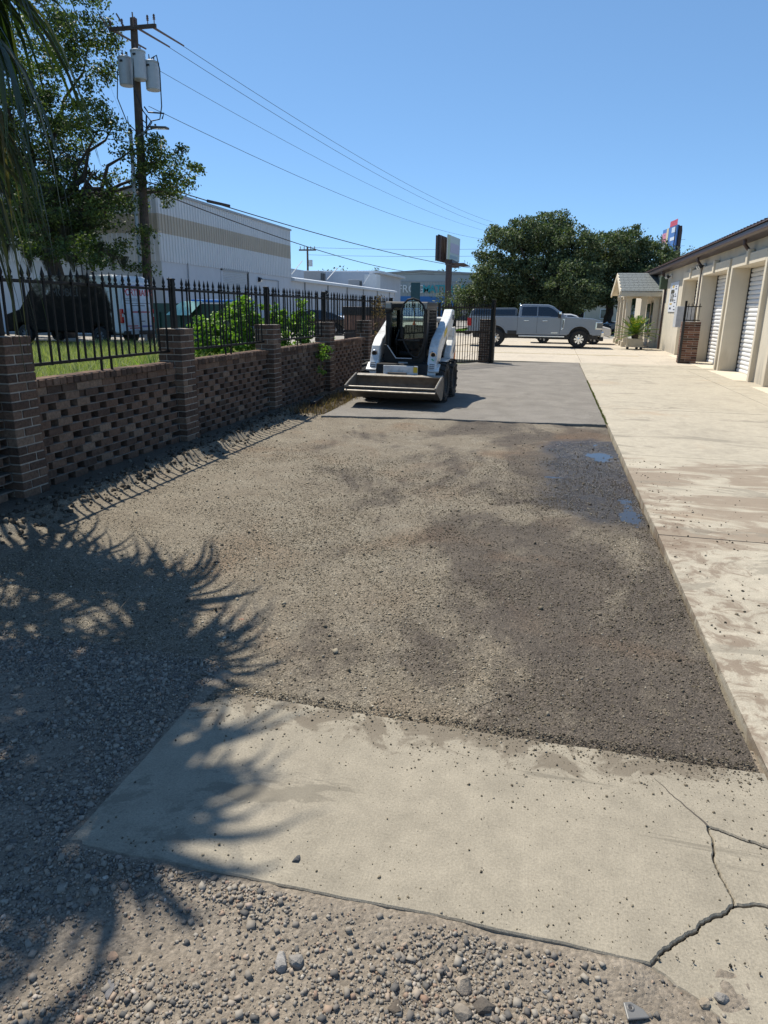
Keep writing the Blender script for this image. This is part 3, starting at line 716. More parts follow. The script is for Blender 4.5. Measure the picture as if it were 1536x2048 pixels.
# eave: gutter, soffit, ribbed roof
MB().prism([(XW, ZT), (XW-0.36, ZT+0.02), (XW-0.42, ZT+0.07), (XW-0.42, ZT+0.19), (XW-0.38, ZT+0.20), (XW, ZT+0.20)], 'y', 12.0, 50.2).obj('gutter', M['brown'], B, bevel=0.012)
rf = MB().prism([(XW-0.46, ZT+0.205), (9.0, ZT+0.72), (9.0, ZT+0.75), (XW-0.46, ZT+0.235)], 'y', 11.9, 50.4).obj('roof', M['roofmetal'], B)
rib = MB().prism([(-0.02, -0.012), (4.2, 0.52), (4.2, 0.56), (-0.02, 0.028)], 'y', -0.025, 0.025).mesh('roof_rib'); rib.materials.append(M['roofmetal'])
for k in range(120):
    o = bpy.data.objects.new('roof_rib', rib); COL.objects.link(o); o.parent = rf; o.location = (XW-0.46, 12.1+k*0.32, ZT+0.24)
# downspouts
def downspout(y, z0):
    p = MB(); p.tube([(XW-0.27, y, ZT+0.05), (XW-0.27, y, ZT-0.10), (XW-0.06, y, ZT-0.34), (XW-0.06, y, z0)], 0.05, 8); return p.obj('downspout', M['brown'], B)
downspout(28.15, 1.9); downspout(36.9, 0.0); downspout(21.6, 3.35)
# flood lights (twin head)
def floodlight(y, z, label):
    t = thing('floodlight', label, 'floodlight', (XW-0.02, y, z))
    MB().box((-0.02, 0, 0), (0.06, 0.16, 0.16)).obj('base', M['white'], t, bevel=0.01)
    for s_ in (-1, 1):
        MB().tube([(-0.04, 0.05*s_, 0), (-0.16, 0.13*s_, 0.0)], 0.018, 6).obj('arm', M['black'], t)
        h = MB().box((-0.20, 0.16*s_, -0.03), (0.10, 0.18, 0.15), ry=rad(-35)).obj('lamp_head', M['black'], t, bevel=0.01)
        MB().box((-0.245, 0.16*s_, -0.075), (0.012, 0.15, 0.12), ry=rad(-35)).obj('lens', M['lens'], h)
    return t
floodlight(28.0, 3.36, 'twin floodlight under the eave above the brown downspout by the brick pier')
floodlight(35.6, 3.35, 'twin floodlight under the eave near the wall sign and green box')
t = thing('meter_box', 'green metal electrical box under the eave above the long downspout', 'electrical box', (XW-0.16, 37.0, 3.1))
MB().bb(-0.16, 0.16, -0.2, 0.2, -0.28, 0.30).obj('box', mat('green_box', (0.07, 0.10, 0.055), 0.6), t, bevel=0.015)
MB().tube([(0.0, 0.05, 0.3), (0.0, 0.05, 0.52)], 0.03, 8).obj('conduit', M['brown'], t)
# wall sign
t = thing('wall_sign', 'white panel sign with black and gold logo on the stucco wall', 'sign', (XW-0.02, 34.4, 2.38), rad(-90))
MB().bb(-1.1, 1.1, -0.015, 0.015, -0.62, 0.66).obj('panel', mat('sign_white', (0.66, 0.68, 0.72), 0.4, var=0.04), t, bevel=0.006)
gold = mat('gold_print', (0.55, 0.38, 0.10), 0.5); blk = mat('black_print', (0.05, 0.045, 0.025), 0.5); navy = mat('navy_print', (0.05, 0.06, 0.11), 0.5)
text('STE', 0.62, blk, t, (-0.24, -0.021, 0.04), (rad(90), 0, 0), 'logo', 0.003, 1.0, bold=0.02)
MB().bb(-0.7, 0.15, -0.022, -0.016, 0.27, 0.35).obj('logo_bar', blk, t)
MB().bb(-0.42, 0.05, -0.022, -0.016, 0.42, 0.53).obj('gold_band', gold, t)
MB().bb(-0.72, -0.1, -0.022, -0.016, -0.30, -0.235).obj('gold_band', gold, t)
MB().bb(-0.8, 0.3, -0.0205, -0.016, 0.245, 0.262).obj('gold_rule', gold, t)
for k, zz in enumerate((0.46, 0.36, 0.14, 0.05, -0.12, -0.22, -0.38, -0.52)):
    for q in range(2+(k % 2)): MB().bb(0.42+q*0.17, 0.54+q*0.17, -0.022, -0.016, zz-0.02, zz+0.02).obj('print_line', navy, t)
for q in range(4): MB().bb(-0.72+q*0.13, -0.63+q*0.13, -0.022, -0.016, -0.50, -0.42).obj('print_line', navy, t)
# portico
P = thing('portico', 'cream gabled entrance portico with grey shingle roof and square columns', 'portico', (0, 0, 0))
px0, px1, py0, py1 = 3.45, XW, 38.4, 44.0; zb, zr, ym = 2.52, 3.75, 41.2
for x, y in ((3.62, 38.6), (3.62, 40.1), (3.62, 42.2), (3.62, 43.8), (4.35, 38.6), (4.95, 38.6)):
    c_ = MB().bb(x-0.12, x+0.12, y-0.12, y+0.12, 0.25, zb).obj('column', M['trim'], P, bevel=0.012)
    MB().bb(x-0.19, x+0.19, y-0.19, y+0.19, 0.0, 0.26).obj('column_base', M['trim'], c_, bevel=0.012)
    MB().bb(x-0.16, x+0.16, y-0.16, y+0.16, zb-0.14, zb-0.001).obj('capital', M['trim'], c_, bevel=0.012)
MB().bb(px0, px1, py0, py0+0.26, zb, zb+0.24).obj('beam', M['trim'], P, bevel=0.01)
MB().bb(px0, px1, py1-0.26, py1, zb, zb+0.24).obj('beam', M['trim'], P, bevel=0.01)
MB().bb(px0+0.002, px0+0.26, py0+0.262, py1-0.262, zb, zb+0.24).obj('beam', M['trim'], P, bevel=0.01)
MB().prism([(py0+0.05, zb+0.24), (py1-0.05, zb+0.24), (ym, zr-0.16)], 'x', px0+0.10, px0+0.18).obj('gable', M['stucco'], P)
for s_, ya in ((-1, py0-0.25), (1, py1+0.25)):
    sl_ = math.atan2(zr-(zb+0.22), abs(ym-ya)); ln = math.hypot(zr-zb-0.22, ym-ya)
    rp = MB().prism([(ya, zb+0.22), (ym, zr), (ym, zr-0.09), (ya, zb+0.13)], 'x', px0-0.30, px1).obj('roof_slope', M['trim'], P)
    nrow = 11; ncol = 9; wx = (px1-px0+0.36)/ncol
    shm = MB().box((0, 0, 0), (wx-0.012, ln/nrow+0.02, 0.022)).mesh('shingle'); shm.materials.append(M['shingle'])
    for r_ in range(nrow):
        for c2 in range(ncol):
            tt = (r_+0.5)/nrow; y_ = ya+(ym-ya)*tt; z_ = zb+0.22+(zr-zb-0.22)*tt+0.018+0.004*random.random()
            o = bpy.data.objects.new('shingle', shm); COL.objects.link(o); o.parent = rp
            xx = px0-0.34+wx*(c2+0.5+(0.25 if r_ % 2 else 0)); xx = min(xx, px1-wx*0.4)
            o.location = (xx, y_, z_); o.rotation_euler = ((sl_-0.035) if s_ < 0 else -(sl_-0.035), 0, 0)
    MB().box((0, 0, 0), (0.07, ln+0.02, 0.20)).obj('bargeboard', M['trim'], P, loc=(px0-0.33, (ya+ym)/2, (zb+0.13+zr-0.09)/2), rot=(sl_ if s_ < 0 else -sl_, 0, 0))
MB().bb(px0-0.30, px1, py0-0.28, py0-0.22, zb-0.02, zb+0.17).obj('fascia', M['trim'], P)
MB().tube([(px0-0.02, ym-0.2, zr-0.35), (px0-0.25, ym-0.25, zr-0.42), (px0-0.3, ym-0.1, zr-0.5)], 0.03, 6).obj('gable_lamp', M['black'], P)
# entrance behind the columns
dr = MB().bb(XW-0.05, XW-0.002, 40.4, 41.5, 0.05, 2.25).obj('entrance_door', M['darkglass'], P)
MB().bb(XW-0.07, XW-0.003, 40.28, 40.39, 0.0, 2.35).obj('door_frame', M['trim'], P); MB().bb(XW-0.07, XW-0.003, 41.51, 41.62, 0.0, 2.35).obj('door_frame', M['trim'], P)
MB().bb(XW-0.06, XW-0.003, 42.0, 43.2, 0.6, 2.2).obj('window', M['darkglass'], P)
# brick gate pier by the doors, with a short iron panel on top and the grey utility cabinet behind
pr = brick_pier('red brick pier with black angle iron in front of the roll-up doors', (4.66, 26.75, 0.0), 0.56, 18, 'brickred', 0.0, 'mortar')
MB().bb(-0.325, -0.245, -0.325, -0.245, 0, 1.44).obj('gate_post', M['black'], pr)
f2 = fence_section('short black iron fence panel on top of the red brick pier', (4.38, 26.55), (4.92, 26.55), 4, spear_mesh(1.44, 2.06), 1.47, 1.93, False, False)
MB().bb(-0.03, 0.04, -0.03, 0.03, 1.43, 2.12).obj('post', M['iron'], f2)
t = thing('utility_cabinet', 'pale grey utility cabinet behind the red brick pier', 'cabinet', (4.72, 28.3, 0.0))
MB().bb(-0.38, 0.26, -0.3, 0.3, 1.2, 1.95).obj('cabinet', mat('cabinet_grey', (0.42, 0.43, 0.44), 0.5), t, bevel=0.012)
MB().bb(-0.05, 0.05, -0.05, 0.05, 0.0, 1.2).obj('stand', M['brown'], t)
# ------------------------------------------------------------------ skid steer loader
M['ldwhite'] = mat('loader_white', (0.66, 0.67, 0.66), 0.38, var=0.05, scale=7, dirt=0.85, dirtcol=(0.26, 0.225, 0.18), coat=0.1)
M['ldblack'] = mat('loader_black', (0.012, 0.011, 0.010), 0.5, spec=0.3, var=0.3, scale=9, dirt=0.35, dirtcol=(0.07, 0.06, 0.05))
M['tyre'] = mat('tyre_rubber', (0.020, 0.019, 0.018), 0.85, var=0.3, scale=10, dirt=0.6, dirtcol=(0.085, 0.075, 0.06), bmp=0.2)
M['bucket'] = mat('worn_bucket_steel', (0.15, 0.125, 0.098), 0.7, 0.1, var=0.4, scale=7, dirt=0.85, dirtcol=(0.20, 0.145, 0.095), bmp=0.3, bscale=40)
M['edge'] = mat('bucket_edge_steel', (0.30, 0.275, 0.235), 0.5, 0.5, var=0.3, scale=12, dirt=0.5, dirtcol=(0.15, 0.11, 0.08))
M['chrome'] = mat('polished_steel', (0.62, 0.63, 0.64), 0.18, 1.0, var=0.05)
M['yellow'] = mat('yellow_decal', (0.65, 0.44, 0.03), 0.5)
M['orange'] = mat('orange_decal', (0.62, 0.16, 0.03), 0.5, var=0.2)
M['greyp'] = mat('grey_print', (0.13, 0.13, 0.14), 0.6)
M['clearglass'] = glass_mat('clear_glass', (0.90, 0.96, 0.94), 0.10)
LD = thing('skid_steer_loader', 'white and black skid steer loader with a dirty steel bucket', 'loader', (-2.71, 13.5, -0.002), rad(-1.2))
# wheels
def wheel(x, y):
    s_ = 1 if x > 0 else -1
    R, W = 0.375, 0.28
    t = MB().lathe([(0.215, -W/2+0.02), (0.27, -W/2), (0.335, -W/2+0.01), (0.358, -W/2+0.05), (0.358, W/2-0.05), (0.335, W/2-0.01), (0.27, W/2), (0.215, W/2-0.02)], 32, (0, 0, 0), 'x', closed=True)
    tyre = t.obj('tyre', M['tyre'], LD, smooth=False, loc=(x, y, R), bevel=0.0)
    lg = MB()
    for k in range(15):                       # chevron lugs
        for sd in (-1, 1):
            a = 2*math.pi*(k+(0.5 if sd > 0 else 0))/15
            c_ = math.cos(a); q = math.sin(a)
            b0 = len(lg.v); vs = []
            for (xx, da, rr) in ((0.0, -0.075, 0.352), (0.0, 0.045, 0.352), (sd*W/2*1.02, 0.06, 0.335), (sd*W/2*1.02, 0.17, 0.335), (0.0, -0.06, 0.386), (0.0, 0.03, 0.386), (sd*W/2*0.98, 0.07, 0.378), (sd*W/2*0.98, 0.155, 0.378)):
                vs.append((xx, rr*math.cos(a+da), rr*math.sin(a+da)))
            lg.add(vs, [(0, 1, 3, 2), (4, 6, 7, 5), (0, 4, 5, 1), (2, 3, 7, 6), (0, 2, 6, 4), (1, 5, 7, 3)])
    lg.obj('tread_lugs', M['tyre'], tyre)
    rim = MB().lathe([(0.0, 0.02*s_), (0.07, 0.03*s_), (0.075, 0.06*s_), (0.10, 0.06*s_), (0.11, 0.015*s_), (0.19, 0.02*s_), (0.205, 0.10*s_), (0.222, 0.105*s_), (0.225, -0.10*s_)], 24, (0, 0, 0), 'x').obj('rim', M['ldwhite'] if False else mat('rim_dark', (0.06, 0.058, 0.055), 0.6, dirt=0.5), tyre, smooth=False)
    nuts = MB()
    for k in range(8):
        a = 2*math.pi*k/8; nuts.box((0.035*s_, 0.14*math.cos(a), 0.14*math.sin(a)), (0.035, 0.022, 0.022))
    nuts.obj('lug_nuts', M['greyp'], tyre)
for x in (-0.675, 0.675):
    for y in (-0.44, 0.47): wheel(x, y)
# chassis
MB().prism([(-0.70, 0.24), (-0.86, 0.50), (-0.80, 0.72), (0.95, 0.72), (1.05, 0.30), (0.85, 0.20), (-0.55, 0.20)], 'x', -0.49, 0.49).obj('chassis', M['ldblack'], LD, bevel=0.02)
MB().prism([(-0.72, 0.34), (-0.80, 0.50), (-0.78, 0.60), (1.06, 0.60), (1.10, 0.32)], 'x', -0.515, 0.515).obj('chain_case', M['ldwhite'], LD, bevel=0.015)
MB().bb(-0.33, 0.33, -0.90, -0.865, 0.50, 0.69).obj('front_plate', M['ldwhite'], LD, bevel=0.01)
MB().bb(0.25, 0.325, -0.905, -0.8985, 0.57, 0.67).obj('decal', M['yellow'], LD)
MB().bb(-0.09, 0.09, -0.69, -0.68, 0.695, 0.745).obj('step_plate', mat('plate_grey', (0.35, 0.35, 0.36), 0.4), LD)
# fenders over the tyres
for s_ in (-1, 1):
    MB().prism([(-0.80, 0.60), (-0.62, 0.72), (0.75, 0.76), (1.02, 0.70), (1.02, 0.66), (0.75, 0.72), (-0.60, 0.68), (-0.78, 0.57)], 'x', s_*0.50, s_*0.70).obj('fender', M['ldwhite'], LD, bevel=0.006)
# engine bay and tailgate
MB().prism([(0.50, 0.60), (1.18, 0.45), (1.22, 1.16), (1.10, 1.30), (0.50, 1.36)], 'x', -0.42, 0.42).obj('engine_hood', M['ldblack'], LD, bevel=0.03)
MB().prism([(1.10, 0.30), (1.30, 0.34), (1.33, 0.95), (1.24, 1.18), (1.12, 1.20)], 'x', -0.60, 0.60).obj('tailgate', M['ldwhite'], LD, bevel=0.03)
# rear towers (uprights)
for s_ in (-1, 1):
    tw = MB().prism([(0.62, 0.62), (1.16, 0.50), (1.34, 0.62), (1.36, 1.10), (1.24, 1.32), (1.10, 1.36), (0.98, 1.10), (0.70, 0.86)], 'x', s_*0.53, s_*0.665).obj('tower', M['ldwhite'], LD, bevel=0.018)
    MB().prism([(1.05, 0.62), (1.33, 0.64), (1.34, 0.90), (1.16, 0.80)], 'x', s_*0.666, s_*0.669).obj('decal', M['orange'], tw)
    MB().prism([(1.00, 0.82), (1.16, 0.86), (1.32, 0.98), (1.30, 1.04), (1.05, 0.93)], 'x', s_*0.666, s_*0.669).obj('decal', M['greyp'], tw)
    # lift cylinder
    MB().tube([(s_*0.46, 0.95, 0.72), (s_*0.46, 0.15, 0.98)], 0.036, 10).obj('lift_cylinder', M['ldblack'], LD)
    MB().tube([(s_*0.46, 0.15, 0.98), (s_*0.46, -0.28, 1.10)], 0.02, 8).obj('cylinder_rod', M['chrome'], LD)
    # loader arm
    arm = MB().prism([(1.12, 1.70), (0.90, 1.71), (0.70, 1.58), (-0.40, 1.16), (-0.58, 1.03), (-0.74, 0.70), (-0.82, 0.36), (-0.64, 0.33), (-0.46, 0.50), (-0.34, 0.72), (-0.18, 0.90), (0.34, 1.20), (0.62, 1.28), (0.98, 1.36), (1.16, 1.56)],
                     'x', s_*0.47, s_*0.645).obj('loader_arm', M['ldwhite'], LD, bevel=0.02)
    # front face gusset, lamp pocket and labels
    MB().tube([(s_*0.567, -0.62, 0.90), (s_*0.567, -0.665, 0.885)], [0.062, 0.058], 16).obj('pivot_boss', M['chrome'], arm)
    MB().tube([(s_*0.567, -0.66, 0.89), (s_*0.567, -0.675, 0.885)], [0.04, 0.04], 12).obj('pivot_pin', M['ldblack'], arm)
    for k in range(5):
        zz = 0.72-k*0.035; yy = -0.733-0.0115*k*0.9
        MB().box((s_*0.567, yy-0.010, zz), (0.09, 0.006, 0.012), rx=rad(-10)).obj('print_line', M['greyp'], arm)
    MB().prism([(0.02, 1.17), (0.02, 1.29), (0.30, 1.40), (0.30, 1.28)], 'x', s_*0.646, s_*0.649).obj('decal', M['yellow'], arm)
    MB().tube([(s_*0.50, -0.46, 0.62), (s_*0.43, -0.66, 0.46), (s_*0.40, -0.86, 0.36)], 0.032, 8).obj('tilt_cylinder', M['ldblack'], LD)
MB().box((0.567, -0.70, 0.80), (0.05, 0.012, 0.02), ry=rad(40), rx=rad(-12)).obj('decal', mat('green_decal', (0.03, 0.30, 0.12), 0.5), LD)
MB().tube([(-0.55, 0.98, 1.50), (0.55, 0.98, 1.50)], 0.055, 12).obj('arm_crosstube', M['ldwhite'], LD)
# coupler between the arms
MB().bb(-0.50, 0.50, -0.90, -0.80, 0.22, 0.52).obj('coupler', M['ldblack'], LD, bevel=0.012)
# cab
def frame_loop(pts, r, name, m, par, closed=True):
    mb = MB(); k = len(pts)
    mb.tube(list(pts)+([pts[0], pts[1]] if closed else []), r, 8); return mb.obj(name, m, par)
for s_ in (-1, 1):
    CB = MB()
    CB.prism([(-0.56, 0.72), (-0.40, 0.72), (-0.28, 1.66), (-0.34, 1.80), (-0.46, 1.80)], 'x', s_*0.40, s_*0.315)       # A post
    CB.prism([(0.46, 0.72), (0.58, 0.72), (0.50, 1.80), (0.38, 1.80)], 'x', s_*0.40, s_*0.33)                            # rear post
    CB.bb(min(s_*0.40, s_*0.34), max(s_*0.40, s_*0.34), -0.44, 0.50, 1.68, 1.79)
    CB.bb(min(s_*0.40, s_*0.36), max(s_*0.40, s_*0.36), -0.50, 0.52, 0.70, 0.98)
    CB.obj('cab_frame', M['ldblack'], LD, bevel=0.02)
MB().prism([(-0.50, 1.78), (-0.46, 1.835), (0.46, 1.835), (0.54, 1.78), (0.52, 1.74), (-0.46, 1.72)], 'x', -0.415, 0.415).obj('cab_roof', M['ldblack'], LD, bevel=0.025)
for s_ in (-1, 1):
    hl = MB().box((s_*0.345, -0.47, 1.755), (0.13, 0.10, 0.14)).obj('headlight', mat('lamp_housing', (0.10, 0.10, 0.095), 0.6, dirt=0.5), LD, bevel=0.025)
    MB().box((s_*0.345, -0.525, 1.755), (0.095, 0.012, 0.09)).obj('lens', mat('dull_lens', (0.30, 0.30, 0.27), 0.3), hl, bevel=0.02)
# lower front opening of the cab narrows to a V
MB().prism([(-0.40, 0.70), (-0.40, 1.05), (-0.33, 1.05), (-0.16, 0.80), (0.16, 0.80), (0.33, 1.05), (0.40, 1.05), (0.40, 0.70)], 'y', -0.60, -0.54).obj('sill', M['ldblack'], LD, bevel=0.012)
MB().prism([(-0.32, 1.04), (-0.155, 0.815), (0.155, 0.815), (0.145, 0.80), (-0.165, 0.80), (-0.335, 1.035)], 'y', -0.612, -0.600).obj('sill_trim', mat('sill_trim', (0.45, 0.46, 0.48), 0.4), LD)
MB().prism([(-0.40, 1.62), (-0.27, 1.66), (-0.24, 1.72), (0.24, 1.72), (0.27, 1.66), (0.40, 1.62), (0.40, 1.80), (-0.40, 1.80)], 'y', -0.50, -0.44).obj('header', M['ldblack'], LD, bevel=0.012)
# side screens
for s_ in (-1, 1):
    sc = MB()
    for k in range(15): sc.bb(s_*0.385-0.004, s_*0.385+0.004, -0.40+k*0.061-0.004, -0.40+k*0.061+0.004, 0.96, 1.70)
    for k in range(13): sc.bb(s_*0.391-0.003, s_*0.391+0.003, -0.42, 0.47, 0.97+k*0.061-0.004, 0.97+k*0.061+0.004)
    sc.obj('side_screen', M['ldblack'], LD)
    MB().bb(s_*0.372-0.003, s_*0.372+0.003, -0.40, 0.46, 0.98, 1.68).obj('side_window', M['clearglass'], LD)
# rear window
MB().bb(-0.33, 0.33, 0.47, 0.476, 1.15, 1.68).obj('rear_window', M['clearglass'], LD)
# seat, levers, bar
st = MB().box((0, 0.05, 0.86), (0.46, 0.44, 0.12)).obj('seat', M['ldblack'], LD, bevel=0.04)
MB().box((0, 0.27, 1.14), (0.44, 0.12, 0.52), rx=rad(-8)).obj('seat_back', M['ldblack'], st, bevel=0.04)
for s_ in (-1, 1):
    MB().tube([(s_*0.24, -0.22, 0.80), (s_*0.24, -0.26, 1.05)], 0.014, 8).obj('lever', M['ldblack'], LD)
    MB().box((s_*0.24, -0.27, 1.09), (0.05, 0.05, 0.10)).obj('grip', M['ldblack'], LD, bevel=0.015)
MB().tube([(-0.30, 0.2, 1.30), (-0.28, -0.15, 1.12), (0.28, -0.15, 1.12), (0.30, 0.2, 1.30)], 0.016, 8).obj('seat_bar', M['greyp'], LD)
# front door, swung slightly open: tapered glass in a bent tube frame
dp = [(-0.22, 1.28), (-0.22, 1.66), (-0.19, 1.79), (-0.11, 1.865), (0.0, 1.885), (0.11, 1.85), (0.20, 1.77), (0.235, 1.66), (0.235, 1.15), (0.19, 0.93), (0.13, 0.83), (0.04, 0.83), (-0.05, 0.90), (-0.17, 1.10)]
dframe = MB().tube([(x, 0, z) for x, z in dp]+[(dp[0][0], 0, dp[0][1]), (dp[1][0], 0, dp[1][1])], 0.019, 8).obj('door', M['ldblack'], LD, loc=(0.15, -0.60, 0.0), rot=(0, 0, rad(-9)))
MB().prism(dp, 'y', -0.004, 0.004).obj('door_glass', M['clearglass'], dframe)
MB().tube([(0.0, -0.03, 1.84), (0.05, -0.035, 1.55), (0.06, -0.03, 1.35)], 0.008, 6).obj('wiper', M['ldblack'], dframe)
MB().prism([(-0.01, 1.42), (0.07, 1.42), (0.03, 1.50)], 'y', -0.006, -0.0045).obj('decal', M['orange'], dframe)
MB().box((-0.20, -0.03, 1.28), (0.05, 0.05, 0.20)).obj('door_handle', M['ldblack'], dframe, bevel=0.01)
for s_ in (-1, 1):
    for k in range(2):
        MB().tube([(s_*(0.43-0.03*k), -0.50, 0.86), (s_*(0.42-0.03*k), -0.66, 0.74), (s_*(0.36-0.04*k), -0.80, 0.58), (s_*(0.34-0.04*k), -0.86, 0.44)], 0.013, 6).obj('hydraulic_hose', M['ldblack'], LD)
    MB().tube([(s_*0.36, -0.56, 0.98), (s_*0.36, -0.60, 1.40)], 0.014, 6).obj('grab_rail', M['ldblack'], LD)
    MB().tube([(s_*0.56, -0.78, 0.40), (s_*0.66, -0.78, 0.40)], 0.035, 10).obj('hinge_pin', M['greyp'], LD)
    MB().tube([(s_*0.64, 0.95, 1.55), (s_*0.67, 0.95, 1.55)], 0.05, 12).obj('hinge_pin', M['greyp'], LD)
# bucket, rolled back so the lip is raised
BK = [(-0.94, 0.50), (-0.90, 0.36), (-0.93, 0.20), (-1.02, 0.12), (-1.16, 0.115), (-1.70, 0.355)]
def shell(pts, th):
    out = []
    for i, p in enumerate(pts):
        a = pts[max(i-1, 0)]; b_ = pts[min(i+1, len(pts)-1)]; dx, dz = b_[0]-a[0], b_[1]-a[1]; l_ = math.hypot(dx, dz)
        out.append((p[0]+dz/l_*th, p[1]-dx/l_*th))
    return pts+out[::-1]
hb = 0.81
bk = MB().prism(shell(BK, 0.018), 'x', -hb, hb).obj('bucket', M['bucket'], LD, bevel=0.0)
for s_ in (-1, 1):
    MB().prism([(-0.945, 0.505), (-0.91, 0.36), (-0.94, 0.20), (-1.02, 0.112), (-1.16, 0.105), (-1.71, 0.352), (-1.70, 0.375), (-1.44, 0.44), (-1.02, 0.54)], 'x', s_*hb, s_*(hb+0.020)).obj('bucket_side', M['bucket'], bk, bevel=0.004)
    MB().tube([(s_*(hb+0.01), -1.70, 0.372), (s_*(hb+0.01), -1.44, 0.442), (s_*(hb+0.01), -1.02, 0.540)], 0.016, 6).obj('side_edge', M['edge'], bk)
MB().box((0, -0.985, 0.515), (2*hb, 0.13, 0.022), rx=rad(10)).obj('top_flange', M['edge'], bk, bevel=0.004)
MB().box((-0.05, -0.93, 0.545), (0.36, 0.05, 0.05)).obj('coupler_lip', M['bucket'], bk, bevel=0.008)
MB().box((0, -1.655, 0.325), (2*hb+0.03, 0.17, 0.022), rx=rad(24)).obj('cutting_edge', M['edge'], bk, bevel=0.004)
ce = MB()
for k in range(7): ce.box((-0.69+k*0.23, -1.735, 0.365), (0.026, 0.02, 0.022))
ce.obj('edge_bolts', M['edge'], bk)
# ------------------------------------------------------------------ vehicles
M['tyrecar'] = mat('car_tyre', (0.016, 0.016, 0.016), 0.8, var=0.2, scale=20)
M['carglass'] = mat('tinted_glass', (0.008, 0.011, 0.018), 0.04, var=0.1, spec=0.9)
M['chrome2'] = mat('chrome_trim', (0.72, 0.73, 0.75), 0.12, 1.0, var=0.03)
M['cblack'] = mat('black_trim', (0.012, 0.012, 0.013), 0.5, var=0.2)
M['redlens'] = mat('red_lens', (0.45, 0.008, 0.012), 0.12, coat=0.5)
M['amber'] = mat('amber_lens', (0.6, 0.18, 0.02), 0.2)
M['headlens'] = mat('headlight_lens', (0.55, 0.58, 0.60), 0.12, coat=0.5)
def paint(name, col, rough=0.28, metal=0.0): return mat(name, col, rough, metal, var=0.03, scale=2, coat=0.7)
def arc(cx, r, z0, n=10, zc=0.0, a0=0.0):
    """wheel arch points from +x to -x side (front to back), y is height"""
    out = []
    for i in range(n+1):
        a = a0+(math.pi-2*a0)*i/n
        out.append((cx+r*math.cos(a), zc+r*math.sin(a)))
    return out
def car_wheel(par, x, y, R, W, style, rimr):
    s_ = 1 if y > 0 else -1
    t = MB().lathe([(rimr, -W/2+0.01), (R-0.06, -W/2), (R-0.012, -W/2+0.02), (R, -W/2+0.05), (R, W/2-0.05), (R-0.012, W/2-0.02), (R-0.06, W/2), (rimr, W/2-0.01)], 36, (0, 0, 0), 'y', closed=True).obj('wheel', M['tyrecar'], par, smooth=False, loc=(x, y, R))
    rm = MB().lathe([(0, s_*(W/2-0.13)), (rimr+0.005, s_*(W/2-0.13)), (rimr+0.005, s_*(W/2-0.012)), (rimr-0.02, s_*(W/2-0.005)), (rimr-0.035, s_*(W/2-0.04)), (rimr-0.04, s_*(W/2-0.10)), (0, s_*(W/2-0.10))], 36, (0, 0, 0), 'y').obj('rim', style[1], t)
    sp = MB(); k = style[0]
    for i in range(k):
        a = 2*math.pi*i/k; ca, sa = math.cos(a), math.sin(a); px_, pz_ = -sa, ca
        for (r1, r2, w1, w2) in ((0.04, rimr-0.02, 0.030, 0.05),):
            yv = s_*(W/2-0.03); yb = s_*(W/2-0.07)
            vs = [(ca*r+px_*q, yy, sa*r+pz_*q) for yy in (yv, yb) for (r, q) in ((r1, -w1), (r1, w1), (r2, w2), (r2, -w2))]
            sp.add(vs, [(0, 1, 2, 3), (7, 6, 5, 4), (0, 4, 5, 1), (1, 5, 6, 2), (2, 6, 7, 3), (3, 7, 4, 0)])
    sp.obj('spokes', style[2], t)
    MB().lathe([(0, s_*(W/2+0.002)), (0.055, s_*(W/2-0.004)), (0.065, s_*(W/2-0.05))], 14, (0, 0, 0), 'y').obj('hub_cap', style[2], t)
    return t
def greenhouse(par, name, prof, wb, wt, m, bevel=0.04):
    """side profile polygon [(x,z)], half width wb at lowest z, wt at highest"""
    zs = [p[1] for p in prof]; z0, z1 = min(zs), max(zs); k = len(prof)
    wz = lambda z: wb+(wt-wb)*(z-z0)/(z1-z0)
    vs = [(x, -wz(z), z) for x, z in prof]+[(x, wz(z), z) for x, z in prof]
    mb = MB().add(vs, [tuple(range(k-1, -1, -1)), tuple(range(k, 2*k))]+[(i, (i+1) % k, k+(i+1) % k, k+i) for i in range(k)])
    return mb.obj(name, m, par, bevel=bevel, seg=3), wz
def side_pane(par, poly, wz, m, name='side_window', th=0.008, sides=(-1, 1), off=0.0):
    for s_ in sides:
        k = len(poly)
        a = [(x, s_*(wz(z)+off), z) for x, z in poly]; b_ = [(x, s_*(wz(z)+off+th), z) for x, z in poly]
        MB().add(a+b_, [tuple(range(k)), tuple(range(2*k-1, k-1, -1))]+[(i, k+i, k+(i+1) % k, (i+1) % k) for i in range(k)]).obj(name, m, par)
def cross_pane(par, pts, m, name, th=0.008):
    """windscreen quad given four corners"""
    p = [Vector(q) for q in pts]; n_ = (p[1]-p[0]).cross(p[3]-p[0]).normalized()*th
    a = [tuple(q-n_*0.3) for q in p]; b_ = [tuple(q+n_) for q in p]
    MB().add(a+b_, [(0, 1, 2, 3), (7, 6, 5, 4)]+[(i, 4+i, 4+(i+1) % 4, (i+1) % 4) for i in range(4)]).obj(name, m, par)
